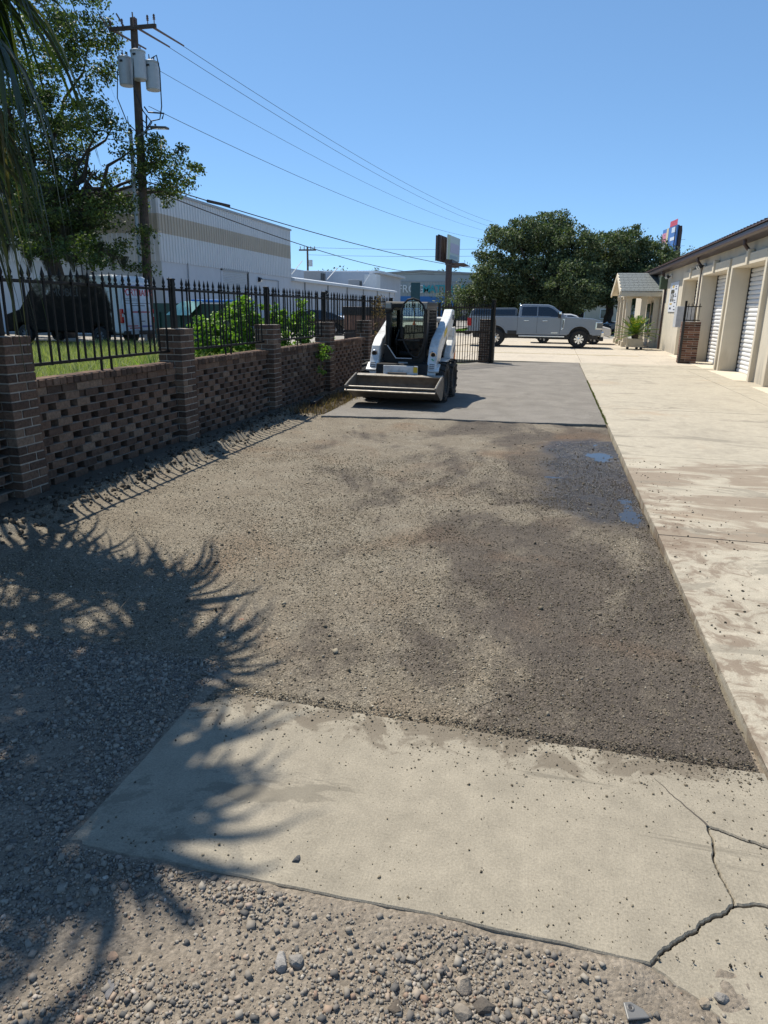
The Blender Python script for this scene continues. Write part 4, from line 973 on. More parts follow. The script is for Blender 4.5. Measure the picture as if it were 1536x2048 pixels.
# ---- grey pickup, nose to the right (+x)
blue = paint('pickup_grey_blue', (0.19, 0.225, 0.265), 0.2)
T = thing('pickup_truck', 'grey-blue crew cab pickup with chrome wheels parked across the drive', 'pickup truck', (-0.80, 36.3, 0.0), rad(2))
xf, xr, R = 1.95, -2.08, 0.43
body = [(2.98, 0.62), (2.98, 0.86), (3.0, 1.15), (2.93, 1.30), (2.55, 1.40), (1.62, 1.46), (1.25, 1.47), (-1.02, 1.46), (-1.06, 1.46), (-3.36, 1.45), (-3.44, 1.42), (-3.46, 0.78), (-3.40, 0.72)]
body = body+[(-2.66, 0.66)]+[(p[0], p[1]) for p in arc(xr, 0.52, 0, 12, 0.52, 0.30)[::-1]]+[(-1.5, 0.60), (1.36, 0.60)]+[(p[0], p[1]) for p in arc(xf, 0.53, 0, 12, 0.50, 0.30)[::-1]]+[(2.6, 0.60)]
MB().prism(body, 'y', -0.99, 0.99).obj('body', blue, T, bevel=0.045, seg=3)
MB().bb(-3.2, 2.85, -0.80, 0.80, 0.42, 0.66).obj('underbody', M['cblack'], T)
cab, wz = greenhouse(T, 'cab', [(1.34, 1.43), (0.62, 1.96), (0.40, 2.03), (-0.75, 2.04), (-0.95, 1.99), (-1.02, 1.43)], 0.97, 0.80, blue)
side_pane(T, [(-0.85, 1.49), (-0.84, 1.90), (-0.12, 1.92), (-0.12, 1.49)], wz, M['carglass'])
side_pane(T, [(-0.07, 1.49), (-0.07, 1.92), (0.42, 1.91), (0.68, 1.80), (0.98, 1.56), (0.95, 1.44), (0.62, 1.42), (0.52, 1.49)], wz, M['carglass'])
cross_pane(T, [(1.22, -0.86, 1.53), (1.22, 0.86, 1.53), (0.66, 0.74, 1.94), (0.66, -0.74, 1.94)], M['carglass'], 'windscreen')
tp, wz2 = greenhouse(T, 'topper', [(-1.06, 1.45), (-1.07, 1.80), (-1.2, 1.86), (-3.15, 1.83), (-3.32, 1.70), (-3.38, 1.45)], 0.93, 0.82, mat('topper_grey', (0.075, 0.09, 0.105), 0.3, coat=0.5))
side_pane(T, [(-1.18, 1.52), (-1.18, 1.76), (-3.08, 1.74), (-3.2, 1.52)], wz2, M['carglass'])
for x in (xf, xr): MB().bb(x-0.56, x+0.56, -0.69, 0.69, 0.40, 1.10).obj('wheel_well', M['cblack'], T)
wst = (8, M['cblack'], M['chrome2'])
for x in (xf, xr):
    for y in (-0.86, 0.86): car_wheel(T, x, y, R, 0.29, wst, 0.255)
for s_ in (-1, 1):
    for x0 in (-0.62, 0.28):
        MB().box((x0, s_*1.005, 1.275), (0.24, 0.03, 0.035)).obj('door_handle', M['chrome2'], T, bevel=0.01)
    for x0 in (-1.03, -0.09, 1.02): MB().bb(x0-0.006, x0+0.006, s_*0.9905-0.003, s_*0.9905+0.003, 0.68, 1.44).obj('door_gap', M['cblack'], T)
    MB().bb(-0.95, 1.25, s_*0.97-0.06, s_*0.97+0.06, 0.50, 0.57).obj('running_board', M['chrome2'], T, bevel=0.012)
    MB().bb(-1.5, -1.05, s_*0.985-0.02, s_*0.985+0.02, 0.60, 0.79).obj('step_box', M['cblack'], T, bevel=0.02)
    MB().prism([(1.08, 0.84), (1.17, 0.92), (1.22, 1.38), (1.12, 1.38), (1.12, 1.05)], 'y', s_*0.985, s_*1.004).obj('fender_vent', M['chrome2'], T, bevel=0.006)
    MB().prism([(1.12, 0.92), (1.165, 0.95), (1.19, 1.33), (1.14, 1.33)], 'y', s_*0.99, s_*1.008).obj('vent_insert', M['cblack'], T)
    mr = MB().box((0.95, s_*1.16, 1.56), (0.13, 0.22, 0.30)).obj('mirror', M['cblack'], T, bevel=0.03)
    MB().box((0.965, s_*1.16, 1.645), (0.14, 0.225, 0.14)).obj('mirror_cap', M['chrome2'], mr, bevel=0.03)
    MB().box((0.95, s_*1.0, 1.47), (0.07, 0.2, 0.06)).obj('mirror_arm', M['cblack'], mr)
    hl = MB().bb(2.66, 2.995, s_*0.72 if s_ > 0 else -1.003, 1.003 if s_ > 0 else -0.72, 0.90, 1.26).obj('headlight', M['chrome2'], T, bevel=0.03)
    MB().bb(2.73, 3.004, s_*0.745 if s_ > 0 else -1.010, 1.010 if s_ > 0 else -0.745, 0.95, 1.21).obj('lens', mat('smoke_lens', (0.10, 0.11, 0.12), 0.1, coat=0.6), hl, bevel=0.02)
    tl = MB().bb(-3.48, -3.26, s_*0.80 if s_ > 0 else -1.004, 1.004 if s_ > 0 else -0.80, 0.98, 1.36).obj('taillight', M['redlens'], T, bevel=0.02)
    for x0, r_ in ((xf, 0.535), (xr, 0.525)):
        a = arc(x0, r_+0.05, 0, 12, 0.505, 0.28); b_ = arc(x0, r_-0.01, 0, 12, 0.505, 0.28)
        MB().prism(a+b_[::-1], 'y', s_*0.985, s_*1.004).obj('wheel_flare', blue, T, bevel=0.008)
MB().bb(2.94, 3.12, -0.95, 0.95, 0.52, 0.80).obj('front_bumper', M['chrome2'], T, bevel=0.05)
MB().bb(2.92, 3.10, -0.93, 0.93, 0.36, 0.52).obj('valance', M['cblack'], T, bevel=0.03)
gr_ = MB().bb(2.97, 3.03, -0.70, 0.70, 0.82, 1.24).obj('grille', M['cblack'], T, bevel=0.02)
for z in (0.93, 1.03, 1.13): MB().bb(3.025, 3.045, -0.68, 0.68, z-0.02, z+0.02).obj('grille_bar', M['chrome2'], gr_)
MB().bb(-3.62, -3.36, -0.98, 0.98, 0.55, 0.74).obj('rear_bumper', M['cblack'], T, bevel=0.04)
MB().bb(-3.475, -3.46, -0.78, 0.78, 1.24, 1.30).obj('tailgate_strip', M['redlens'], T)
MB().bb(-0.98, -0.94, -0.5, 0.5, 2.0, 2.075).obj('roof_lamp', M['chrome2'], T)
MB().bb(0.60, 0.92, -1.0, -0.9935, 0.69, 0.73).obj('badge', M['chrome2'], T)

# ---- generic cars
def car(label, loc, rz, col, body, gh, wb, wt, hw, R, axles, panes, ws, name='parked_car', cat='car', rearlamp=True, rims=None, dz=0.0, z0=0.30, lamps=True):
    t = thing(name, label, cat, loc, rz)
    front, rear = axles
    pl = list(body)+[(p[0], p[1]) for p in arc(rear, R+0.07, 0, 10, R, 0.35)[::-1]]+[(p[0], p[1]) for p in arc(front, R+0.07, 0, 10, R, 0.35)[::-1]]
    MB().prism(pl, 'y', -hw, hw).obj('body', col, t, bevel=0.07, seg=3)
    MB().bb(rear-0.4, front+0.4, -hw+0.2, hw-0.2, z0-0.08, z0+0.2).obj('underbody', M['cblack'], t)
    for x in axles: MB().bb(x-R-0.1, x+R+0.1, -hw+0.24, hw-0.24, z0-0.05, 2*R+0.09).obj('wheel_well', M['cblack'], t)
    g_, wz_ = greenhouse(t, 'cabin', gh, wb, wt, col, 0.06)
    for p in panes: side_pane(t, p, wz_, M['carglass'])
    for nm, pts in ws: cross_pane(t, pts, M['carglass'], nm)
    rs = rims or (5, M['cblack'], mat('alloy', (0.35, 0.35, 0.36), 0.3, 0.8))
    for x in axles:
        for y in (-hw+0.11, hw-0.11): car_wheel(t, x, y, R, 0.21, rs, R-0.10)
    xs_ = [p[0] for p in body]; xm, xn = max(xs_), min(xs_)
    if lamps:
        for s_ in (-1, 1):
            a, b_ = sorted((s_*(hw-0.42), s_*(hw-0.02)))
            MB().bb(xm-0.22, xm-0.02, a, b_, 0.66, 0.78).obj('headlight', M['headlens'], t, bevel=0.03)
            MB().bb(xn+0.0, xn+0.20, a, b_, 0.74, 0.92).obj('taillight', M['redlens'], t, bevel=0.03)
            for q in (-0.35, 0.45): MB().box((q, s_*(hw+0.004), 0.86), (0.2, 0.02, 0.03)).obj('door_handle', col, t, bevel=0.008)
            MB().box((0.85, s_*(hw+0.07), 0.98), (0.12, 0.16, 0.11)).obj('mirror', col, t, bevel=0.03)
    return t, wz_
sed_body = [(2.30, 0.32), (2.36, 0.55), (2.30, 0.74), (1.9, 0.86), (1.1, 0.94), (-1.6, 0.98), (-2.2, 0.94), (-2.34, 0.80), (-2.36, 0.45), (-2.25, 0.30)]
sed_gh = [(1.15, 0.90), (0.45, 1.34), (0.05, 1.44), (-0.55, 1.43), (-1.15, 1.28), (-1.95, 0.95)]
sed_p = [[(0.92, 0.97), (0.42, 1.29), (0.05, 1.37), (-0.15, 1.37), (-0.15, 0.97)], [(-0.22, 0.97), (-0.22, 1.37), (-0.55, 1.36), (-1.05, 1.22), (-1.35, 1.0)]]
sed_ws = [('windscreen', [(1.02, -0.72, 0.99), (1.02, 0.72, 0.99), (0.46, 0.60, 1.345), (0.46, -0.60, 1.345)]), ('rear_window', [(-1.85, 0.70, 1.0), (-1.85, -0.70, 1.0), (-1.12, -0.60, 1.305), (-1.12, 0.60, 1.305)])]
car('black sedan parked behind the iron fence, next to a white car', (-14.1, 39.6, 0.19), rad(180+28), paint('black_paint', (0.010, 0.011, 0.013), 0.2), sed_body, sed_gh, 0.82, 0.60, 0.90, 0.32, (1.42, -1.38), sed_p, sed_ws)
suv_body = [(2.20, 0.36), (2.26, 0.60), (2.22, 0.86), (1.75, 0.98), (1.0, 1.04), (-2.05, 1.06), (-2.22, 0.98), (-2.28, 0.50), (-2.15, 0.36)]
suv_gh = [(1.05, 1.0), (0.35, 1.52), (0.05, 1.60), (-1.5, 1.60), (-1.85, 1.50), (-2.15, 1.03)]
suv_p = [[(0.82, 1.07), (0.34, 1.44), (0.05, 1.52), (-0.15, 1.52), (-0.15, 1.07)], [(-0.22, 1.07), (-0.22, 1.52), (-1.0, 1.52), (-1.05, 1.07)], [(-1.12, 1.09), (-1.08, 1.51), (-1.6, 1.47), (-1.85, 1.15)]]
suv_ws = [('windscreen', [(0.94, -0.74, 1.09), (0.94, 0.74, 1.09), (0.38, 0.64, 1.51), (0.38, -0.64, 1.51)]), ('rear_window', [(-2.13, 0.66, 1.12), (-2.13, -0.66, 1.12), (-1.88, -0.60, 1.48), (-1.88, 0.60, 1.48)])]
car('white sport utility car parked beyond the black sedan', (-12.7, 44.5, 0.19), rad(180+40), paint('white_paint_car', (0.72, 0.73, 0.74), 0.25), suv_body, suv_gh, 0.86, 0.68, 0.92, 0.36, (1.36, -1.36), suv_p, suv_ws)
car('white sport utility car parked beyond the pickup nose', (0.75, 41.2, 0.0), rad(2), paint('pearl_white', (0.68, 0.68, 0.66), 0.25), suv_body, suv_gh, 0.86, 0.68, 0.92, 0.36, (1.36, -1.36), suv_p, suv_ws)
car('dark grey car parked in the shade under the second oak', (6.1, 60.0, 0.0), rad(200), paint('dark_grey_paint', (0.06, 0.07, 0.08), 0.25), suv_body, suv_gh, 0.86, 0.68, 0.92, 0.36, (1.36, -1.36), suv_p, suv_ws)

# ---- burnt panel van, rear end to the right
V = thing('panel_van', 'scorched high-roof panel van with white rear doors and red lettering, behind the fence', 'van', (-19.0, 25.25, 0.20), rad(180-6))
# local +x = nose (points left in the picture); rear at x=-2.95
mb_, nn_, bb_ = new_mat('burnt_van_paint'); pp = nn_.nodes.new('ShaderNodeTexCoord').outputs['Object']
sx_ = nn_.nodes.new('ShaderNodeSeparateXYZ'); nn_.links.new(pp, sx_.inputs[0])
n1 = noise(nn_, 1.6, 8, 0.68, pp, 0.8)
f_ = mth(nn_, 'MULTIPLY_ADD', sstep(nn_, sx_.outputs[2], 2.55, 1.2), 0.34, n1.outputs[0])
f_ = mth(nn_, 'MULTIPLY_ADD', sstep(nn_, sx_.outputs[0], -2.2, -2.9), -0.6, f_)
r_ = ramp(nn_, [(0.42, (0.62, 0.63, 0.62)), (0.54, (0.17, 0.145, 0.115)), (0.64, (0.03, 0.022, 0.016)), (0.8, (0.010, 0.008, 0.006))]); nn_.links.new(f_, r_.inputs[0])
nn_.links.new(r_.outputs[0], bb_.inputs['Base Color']); bb_.inputs['Roughness'].default_value = 0.8; bb_.inputs['Specular IOR Level'].default_value = 0.15
vb = [(2.95, 0.40), (2.95, 0.95), (2.80, 1.12), (2.1, 1.32), (1.45, 2.1), (1.25, 2.42), (0.9, 2.60), (-2.60, 2.62), (-2.86, 2.52), (-2.95, 2.2), (-2.98, 0.45)]
vb = vb+[(p[0], p[1]) for p in arc(-1.85, 0.42, 0, 10, 0.36, 0.2)[::-1]]+[(p[0], p[1]) for p in arc(1.95, 0.42, 0, 10, 0.36, 0.2)[::-1]]
MB().prism(vb, 'y', -0.97, 0.97).obj('body', mb_, V, bevel=0.10, seg=3)
for x in (1.95, -1.85):
    for y in (-0.84, 0.84): car_wheel(V, x, y, 0.35, 0.24, (6, M['cblack'], M['greyp']), 0.2)
for x in (1.95, -1.85): MB().bb(x-0.46, x+0.46, -0.70, 0.70, 0.38, 0.86).obj('wheel_well', M['cblack'], V)
wd = mat('van_white', (0.68, 0.70, 0.74), 0.4, dirt=0.25)
for s_ in (-1, 1):
    d_ = MB().bb(-3.005, -2.96, min(s_*0.02, s_*0.86), max(s_*0.02, s_*0.86), 0.55, 2.40).obj('rear_door', wd, V, bevel=0.012)
    MB().box((-3.012, s_*0.84, 1.2), (0.03, 0.06, 0.08)).obj('hinge', M['cblack'], d_)
    l_ = MB().bb(-3.01, -2.90, min(s_*0.87, s_*0.985), max(s_*0.87, s_*0.985), 0.85, 1.38).obj('taillight', M['redlens'], V, bevel=0.02)
    MB().bb(-3.016, -3.008, min(s_*0.88, s_*0.975), max(s_*0.88, s_*0.975), 1.08, 1.20).obj('white_lens', M['headlens'], l_)
redp = mat('red_print', (0.50, 0.05, 0.06), 0.5); blup = mat('blue_print', (0.18, 0.20, 0.42), 0.5)
def on_rear(y0, y1, z0, z1, m, nm='print_line'): MB().bb(-3.009, -3.0055, y0, y1, z0, z1).obj(nm, m, V)
text("PORTMAN'S", 0.34, redp, V, (-3.0075, -0.02, 1.98), (rad(90), 0, rad(-90)), 'lettering', 0.003, 0.94, bold=0.006)
for z0, a, b_ in ((1.74, 0.0, 0.75), (1.67, 0.0, 0.75), (1.58, -0.72, 0.72)): on_rear(a, b_, z0, z0+0.022, M['greyp'])
for z0 in (2.17, 2.24): on_rear(-0.55, 0.55, z0, z0+0.03, blup)
on_rear(-0.4, 0.4, 1.49, 1.52, M['greyp']); on_rear(-0.68, 0.45, 1.24, 1.29, redp); on_rear(0.1, 0.7, 0.72, 0.76, redp); on_rear(-0.05, 0.6, 0.64, 0.68, redp)
on_rear(-0.75, -0.15, 0.68, 0.75, blup); on_rear(-0.35, -0.1, 0.9, 0.93, M['cblack'])
MB().lathe([(0, -3.02), (0.05, -3.015), (0.055, -3.006)], 14, (0, 0.0, 1.27), 'x').obj('door_lock', M['cblack'], V)
MB().bb(-3.06, -2.93, -0.9, 0.9, 0.40, 0.56).obj('rear_bumper', M['cblack'], V, bevel=0.03)
MB().bb(-3.07, -3.055, 0.15, 0.6, 0.43, 0.55).obj('number_plate', M['headlens'], V)
# faint ghosted side lettering and burnt rub strip
text('MOBILE', 0.42, mat('ghost_print', (0.05, 0.05, 0.05), 0.7), V, (-0.4, 0.973, 1.95), (rad(90), 0, rad(180)), 'side_lettering', 0.003)
MB().bb(-2.2, 1.5, 0.965, 0.99, 0.86, 0.92).obj('rub_strip', mb_, V)

# ---- dumpsters
M['dgreen'] = mat('dumpster_green', (0.016, 0.055, 0.036), 0.5, var=0.25, scale=3, dirt=0.4, dirtcol=(0.06, 0.05, 0.03))
D = thing('dumpster', 'dark green steel dumpster with a pale green lid leaning and blue tarp, behind the bush', 'dumpster', (-13.0, 24.6, 0.19), rad(-14))
MB().prism([(-0.9, 0.12), (0.9, 0.12), (0.9, 1.25), (0.75, 1.62), (-0.9, 1.62)], 'x', -1.7, 1.5).obj('body', M['dgreen'], D, bevel=0.02)
rb_ = MB().bb(-0.04, 0.04, -0.95, -0.9, 0.12, 1.3).mesh('rib'); rb_.materials.append(M['dgreen'])
for k in range(6):
    o = bpy.data.objects.new('rib', rb_); COL.objects.link(o); o.parent = D; o.location = (-1.4+k*0.52, 0, 0)
MB().prism([(-0.55, 1.76), (0.92, 1.78), (0.94, 1.71), (-0.57, 1.68)], 'x', -0.1, 1.62).obj('blue_cover', mat('blue_tarp', (0.03, 0.19, 0.52), 0.45, var=0.15), D, bevel=0.02)
MB().add([(-0.25, -0.92, 1.68), (0.75, -0.92, 1.68), (0.40, -1.25, 1.20), (-0.75, -1.25, 1.20), (-0.25, -0.89, 1.69), (0.75, -0.89, 1.69), (0.40, -1.22, 1.21), (-0.75, -1.22, 1.21)], [(0, 1, 2, 3), (7, 6, 5, 4), (0, 4, 5, 1), (1, 5, 6, 2), (2, 6, 7, 3), (3, 7, 4, 0)]).obj('lid', mat('pale_green_lid', (0.30, 0.52, 0.46), 0.4), D)
D2 = thing('dumpster', 'brown steel container with black top behind the fence, left of the loader cab', 'container', (-8.55, 33.0, 0.19), rad(-6))
MB().prism([(-0.8, 0.55), (0.8, 0.55), (0.85, 1.22), (-0.85, 1.22)], 'x', -1.15, 1.15).obj('body', mat('rust_brown', (0.25, 0.14, 0.105), 0.7, var=0.2, scale=4, dirt=0.5), D2, bevel=0.02)
MB().bb(-1.2, 1.2, -0.9, 0.9, 1.22, 1.62).obj('lid', M['cblack'], D2, bevel=0.04)
MB().bb(-1.13, 1.13, -0.78, 0.78, 0.06, 0.55).obj('base', mat('dark_base', (0.03, 0.026, 0.024), 0.8), D2, bevel=0.02)
# ------------------------------------------------------------------ buildings beyond the wall
M['block'] = mat('painted_block', (0.50, 0.53, 0.57), 0.7, var=0.05, scale=0.8, dirt=0.25, dirtcol=(0.42, 0.43, 0.44), bmp=0.15, bscale=12)
M['siding'] = mat('white_metal_siding', (0.58, 0.60, 0.62), 0.45, var=0.04, scale=0.6)
streaks(M['block'], 0.4, (0.30, 0.31, 0.31)); streaks(M['siding'], 0.25, (0.36, 0.36, 0.35))
M['tansiding'] = mat('tan_metal_siding', (0.42, 0.37, 0.30), 0.45, var=0.05, scale=0.6)
M['grey'] = mat('grey_metal', (0.30, 0.31, 0.32), 0.5, var=0.08)
def ribbed(par, name, m, face, a, b, z0, z1, at_, pitch=0.30, depth=0.05):
    """corrugated sheet; face 'x' runs along y at x=at_, face 'y' runs along x at y=at_"""
    pr = []; n_ = int((b-a)/pitch)
    for i in range(n_):
        t = a+i*pitch
        pr += [(t, 0.0), (t+pitch*0.70, 0.0), (t+pitch*0.78, depth), (t+pitch*0.92, depth)]
    pr.append((b, 0.0))
    k = len(pr)
    if face == 'x': vs = [(at_+d, t, z0) for t, d in pr]+[(at_+d, t, z1) for t, d in pr]
    else: vs = [(t, at_-d, z0) for t, d in pr]+[(t, at_-d, z1) for t, d in pr]
    return MB().add(vs, [(i, i+1, k+i+1, k+i) for i in range(k-1)]).obj(name, m, par)
W = thing('warehouse', 'large white metal-sided warehouse with a tan band behind the fence', 'building', (0, 0, 0))
wx, wy0, wy1 = -20.0, 33.6, 52.0
zl, zt = 4.0, 7.28
MB().bb(-60, wx, wy0, wy1, 0.0, zl).obj('block_wall', M['block'], W)
MB().bb(-60, wx-0.03, wy0+0.03, wy1-0.03, zl, zt-0.02).obj('upper_wall', M['siding'], W)
for nm, m_, z0, z1 in (('siding', 'siding', zl-0.06, 5.30), ('tan_band', 'tansiding', 5.30, 6.22), ('siding', 'siding', 6.22, zt)):
    ribbed(W, nm, M[m_], 'x', wy0, wy1, z0, z1, wx+0.03)
    ribbed(W, nm, M[m_], 'y', -44, wx+0.03, z0, z1, wy0-0.03)
MB().bb(-60, wx+0.12, wy0-0.12, wy1+0.05, zt, zt+0.12).obj('roof_cap', M['grey'], W)
# roller door in the side
dd = MB().bb(wx-0.25, wx-0.02, 40.4, 44.0, 0.19, 3.85).obj('roller_door', mat('roller_grey', (0.40, 0.42, 0.43), 0.5), W)
MB().bb(wx+0.0, wx+0.05, 40.2, 40.4, 0.19, 3.95).obj('door_jamb', M['block'], W); MB().bb(wx, wx+0.05, 44.0, 44.2, 0.19, 3.95).obj('door_jamb', M['cblack'], W); MB().bb(wx, wx+0.05, 40.2, 44.2, 3.85, 4.0).obj('door_head', M['grey'], W)
sm = MB().prism([(wx-0.02, 0), (wx+0.015, 0.02), (wx+0.015, 0.07), (wx-0.02, 0.09)], 'y', 40.41, 43.99).mesh('slat'); sm.materials.append(dd.data.materials[0])
for k in range(36):
    o = bpy.data.objects.new('slat', sm); COL.objects.link(o); o.parent = dd; o.location = (0, 0, 0.2+k*0.101)
def wall_lamp(y, z, label):
    t = thing('wall_lamp', label, 'wall lamp', (wx+0.02, y, z))
    MB().prism([(0, -0.14), (0.16, -0.14), (0.22, 0.0), (0.14, 0.12), (0, 0.16)], 'y', -0.16, 0.16).obj('housing', M['cblack'], t, bevel=0.015)
    MB().prism([(0.02, -0.15), (0.165, -0.15), (0.225, -0.01), (0.215, -0.01)], 'y', -0.12, 0.12).obj('lens', M['lens'], t)
wall_lamp(45.9, 3.55, 'black wall lamp right of the roller door on the white warehouse')
wall_lamp(60.5, 3.1, 'small black wall lamp on the low white annex')
wall_lamp(78.0, 3.0, 'farthest small black wall lamp on the low white annex')
def pipe(par, pts, r=0.03, m='grey', nm='conduit'): return MB().tube(pts, r, 6).obj(nm, M[m], par)
pipe(W, [(wx+0.06, 36.2, 0.2), (wx+0.06, 36.2, 4.0)]); pipe(W, [(wx+0.06, 49.3, 0.2), (wx+0.06, 49.3, 3.6), (wx+0.06, 46.2, 3.6)])
for x in (-24.1, -24.4, -24.7): pipe(W, [(x, wy0-0.08, 1.2), (x, wy0-0.08, 3.9+0.15*(x+24.7)), (x-1.4, wy0-0.08, 5.6)], 0.035, 'cblack')
AN = thing('warehouse_annex', 'low white block annex with a pale roof edge, running on from the warehouse', 'building', (0, 0, 0))
MB().bb(-40, wx, 52.0, 88.0, 0.0, 3.72).obj('wall', M['block'], AN)
MB().prism([(wx-0.1, 3.72), (wx+0.30, 3.72), (wx+0.30, 3.92), (wx-0.1, 4.02)], 'y', 52.02, 88.3).obj('roof_edge', M['siding'], AN)
MB().bb(-40, wx-0.1, 52.02, 88, 3.72, 3.98).obj('roof', M['grey'], AN)
for k in range(6): pipe(AN, [(wx+0.05, 55+k*6.0, 0.2), (wx+0.05, 55+k*6.0, 3.7)], 0.06)
MB().bb(-20.0, -19.9, 87.8, 88.0, 0.2, 3.7).obj('corner_trim', M['siding'], AN)
def ac(x, y, z, s_, label):
    t = thing('rooftop_unit', label, 'rooftop unit', (x, y, z))
    MB().bb(-0.9*s_, 0.9*s_, -0.9*s_, 0.9*s_, 0.1, 1.2*s_).obj('cabinet', M['grey'], t, bevel=0.03)
    MB().bb(0.905*s_, 0.93*s_, -0.7*s_, 0.0, 0.3*s_, 1.0*s_).obj('louvre', M['cblack'], t)
    MB().bb(0.905*s_, 0.93*s_, 0.1*s_, 0.75*s_, 0.3*s_, 1.0*s_).obj('louvre', M['cblack'], t)
    MB().bb(-1.0*s_, 1.0*s_, -1.0*s_, 1.0*s_, 0, 0.1).obj('curb', M['cblack'], t)
    MB().add([(1.0*s_, 0.9*s_, 0.4), (1.08*s_, 0.9*s_, 0.4), (1.9*s_, 1.9*s_, 1.5), (1.82*s_, 1.9*s_, 1.5), (1.0*s_, 1.0*s_, 0.4), (1.08*s_, 1.0*s_, 0.4), (1.9*s_, 2.0*s_, 1.5), (1.82*s_, 2.0*s_, 1.5)], [(0, 1, 2, 3), (7, 6, 5, 4), (0, 4, 5, 1), (1, 5, 6, 2), (2, 6, 7, 3), (3, 7, 4, 0)]).obj('rain_hood', M['siding'], t)
ac(-22.2, 55.0, 3.98, 0.8, 'grey rooftop air unit nearest the tall warehouse'); ac(-22.4, 64.5, 3.98, 0.9, 'grey rooftop air unit in the middle of the annex roof'); ac(-22.0, 77, 3.98, 0.7, 'low grey rooftop air unit at the far end of the annex roof')
BB = thing('white_building', 'stepped white building rising behind the low annex', 'building', (0, 0, 0))
MB().bb(-60, -23.6, 89.0, 108.0, 0, 6.3).obj('wall', M['block'], BB); MB().bb(-60, -22.9, 92.0, 108.1, 6.3, 6.6).obj('parapet', M['siding'], BB)
MB().bb(-60, -30.0, 66.0, 88.5, 3.98, 6.1).obj('upper_block', M['block'], BB)
MB().prism([(-46, 3.98), (-25.6, 3.98), (-25.6, 4.8), (-33, 6.6), (-46, 6.6)], 'y', 56, 62).obj('sloped_block', M['block'], BB)
MB().bb(-24.2, -22.6, 88.9, 91.0, 0, 6.0).obj('white_panel', M['white'], BB)
# mattress store
MS = thing('mattress_store', 'pale grey ribbed-metal store with teal lettering and blue painted base', 'building', (0, 0, 0))
yb = 125.0
M['palegrey'] = mat('pale_grey_siding', (0.36, 0.385, 0.38), 0.6, var=0.06, scale=0.2)
M['bluewall'] = mat('blue_wall', (0.025, 0.16, 0.42), 0.5, var=0.12, scale=0.3)
MB().prism([(-45, 0), (10, 0), (10, 6.6), (-23.6, 8.25), (-45, 6.9)], 'y', yb, yb+30).obj('wall', M['palegrey'], MS)
ribbed(MS, 'siding', M['palegrey'], 'y', -45, 10, 4.05, 6.5, yb-0.02, 0.5, 0.07)
MB().bb(-45, 10, yb-0.12, yb-0.005, 0.0, 4.05).obj('blue_base', M['bluewall'], MS)
MB().bb(-45, 10, yb-0.14, yb-0.001, 6.5, 6.58).obj('trim_line', M['grey'], MS)
MB().prism([(-45, 6.9), (-23.6, 8.25), (10, 6.6), (10, 6.85), (-23.6, 8.5), (-45, 7.15)], 'y', yb-0.3, yb+30.2).obj('roof', M['grey'], MS)
wlt = mat('white_letters', (0.72, 0.73, 0.72), 0.5); teal = mat('teal_letters', (0.03, 0.33, 0.36), 0.4)
text('N FROG', 1.85, wlt, MS, (-26.4, yb-0.16, 5.25), (rad(90), 0, 0), 'lettering', 0.06, 1.0, bold=0.01)
for i, ch in enumerate('MATTRES'): text(ch, 1.8, teal, MS, (-22.6+i*1.08, yb-0.18, 5.25), (rad(90), 0, 0), 'letter', 0.08, 1.0, bold=0.03)
# low pale houses glimpsed under the oaks
LH = thing('low_building', 'low pale building glimpsed under the oaks', 'building', (7.0, 100.0, 0))
MB().bb(-9, 9, 0, 8, 0, 3.1).obj('wall', M['stucco'], LH)
for k in range(5):
    w_ = MB().bb(-7.6+k*3.2, -6.4+k*3.2, -0.05, -0.005, 0.9, 2.2).obj('window', M['white'], LH); MB().bb(-7.5+k*3.2, -6.5+k*3.2, -0.06, -0.051, 1.0, 2.1).obj('pane', M['darkglass'], w_)
MB().prism([(-0.5, 3.1), (4, 4.6), (8.5, 3.1)], 'x', -9.4, 9.4).obj('roof', M['shingle'], LH)
LH2 = thing('far_shed', 'dark low building far behind the gate', 'building', (-6.5, 112.0, 0))
MB().bb(-9, 7, 0, 8, 0, 3.4).obj('wall', mat('slate_wall', (0.10, 0.11, 0.13), 0.7), LH2)
for k in range(6): MB().bb(-8+k*2.4, -6.6+k*2.4, -0.05, -0.005, 1.0, 2.3).obj('window', M['grey'], LH2)
MB().prism([(-0.4, 3.4), (4, 4.3), (8.4, 3.4)], 'x', -9.3, 7.3).obj('roof', mat('dark_roof', (0.05, 0.05, 0.055), 0.8), LH2)
t = thing('banner_post', 'dark green upright sign panel standing behind the loader cab', 'sign', (-11.85, 60.0, 0.19))
MB().bb(-0.35, 0.45, -0.06, 0.06, 1.9, 3.75).obj('panel', mat('deep_teal', (0.012, 0.06, 0.075), 0.5), t, bevel=0.02); MB().bb(-0.06, 0.06, -0.05, 0.05, 0, 1.9).obj('post', M['cblack'], t)
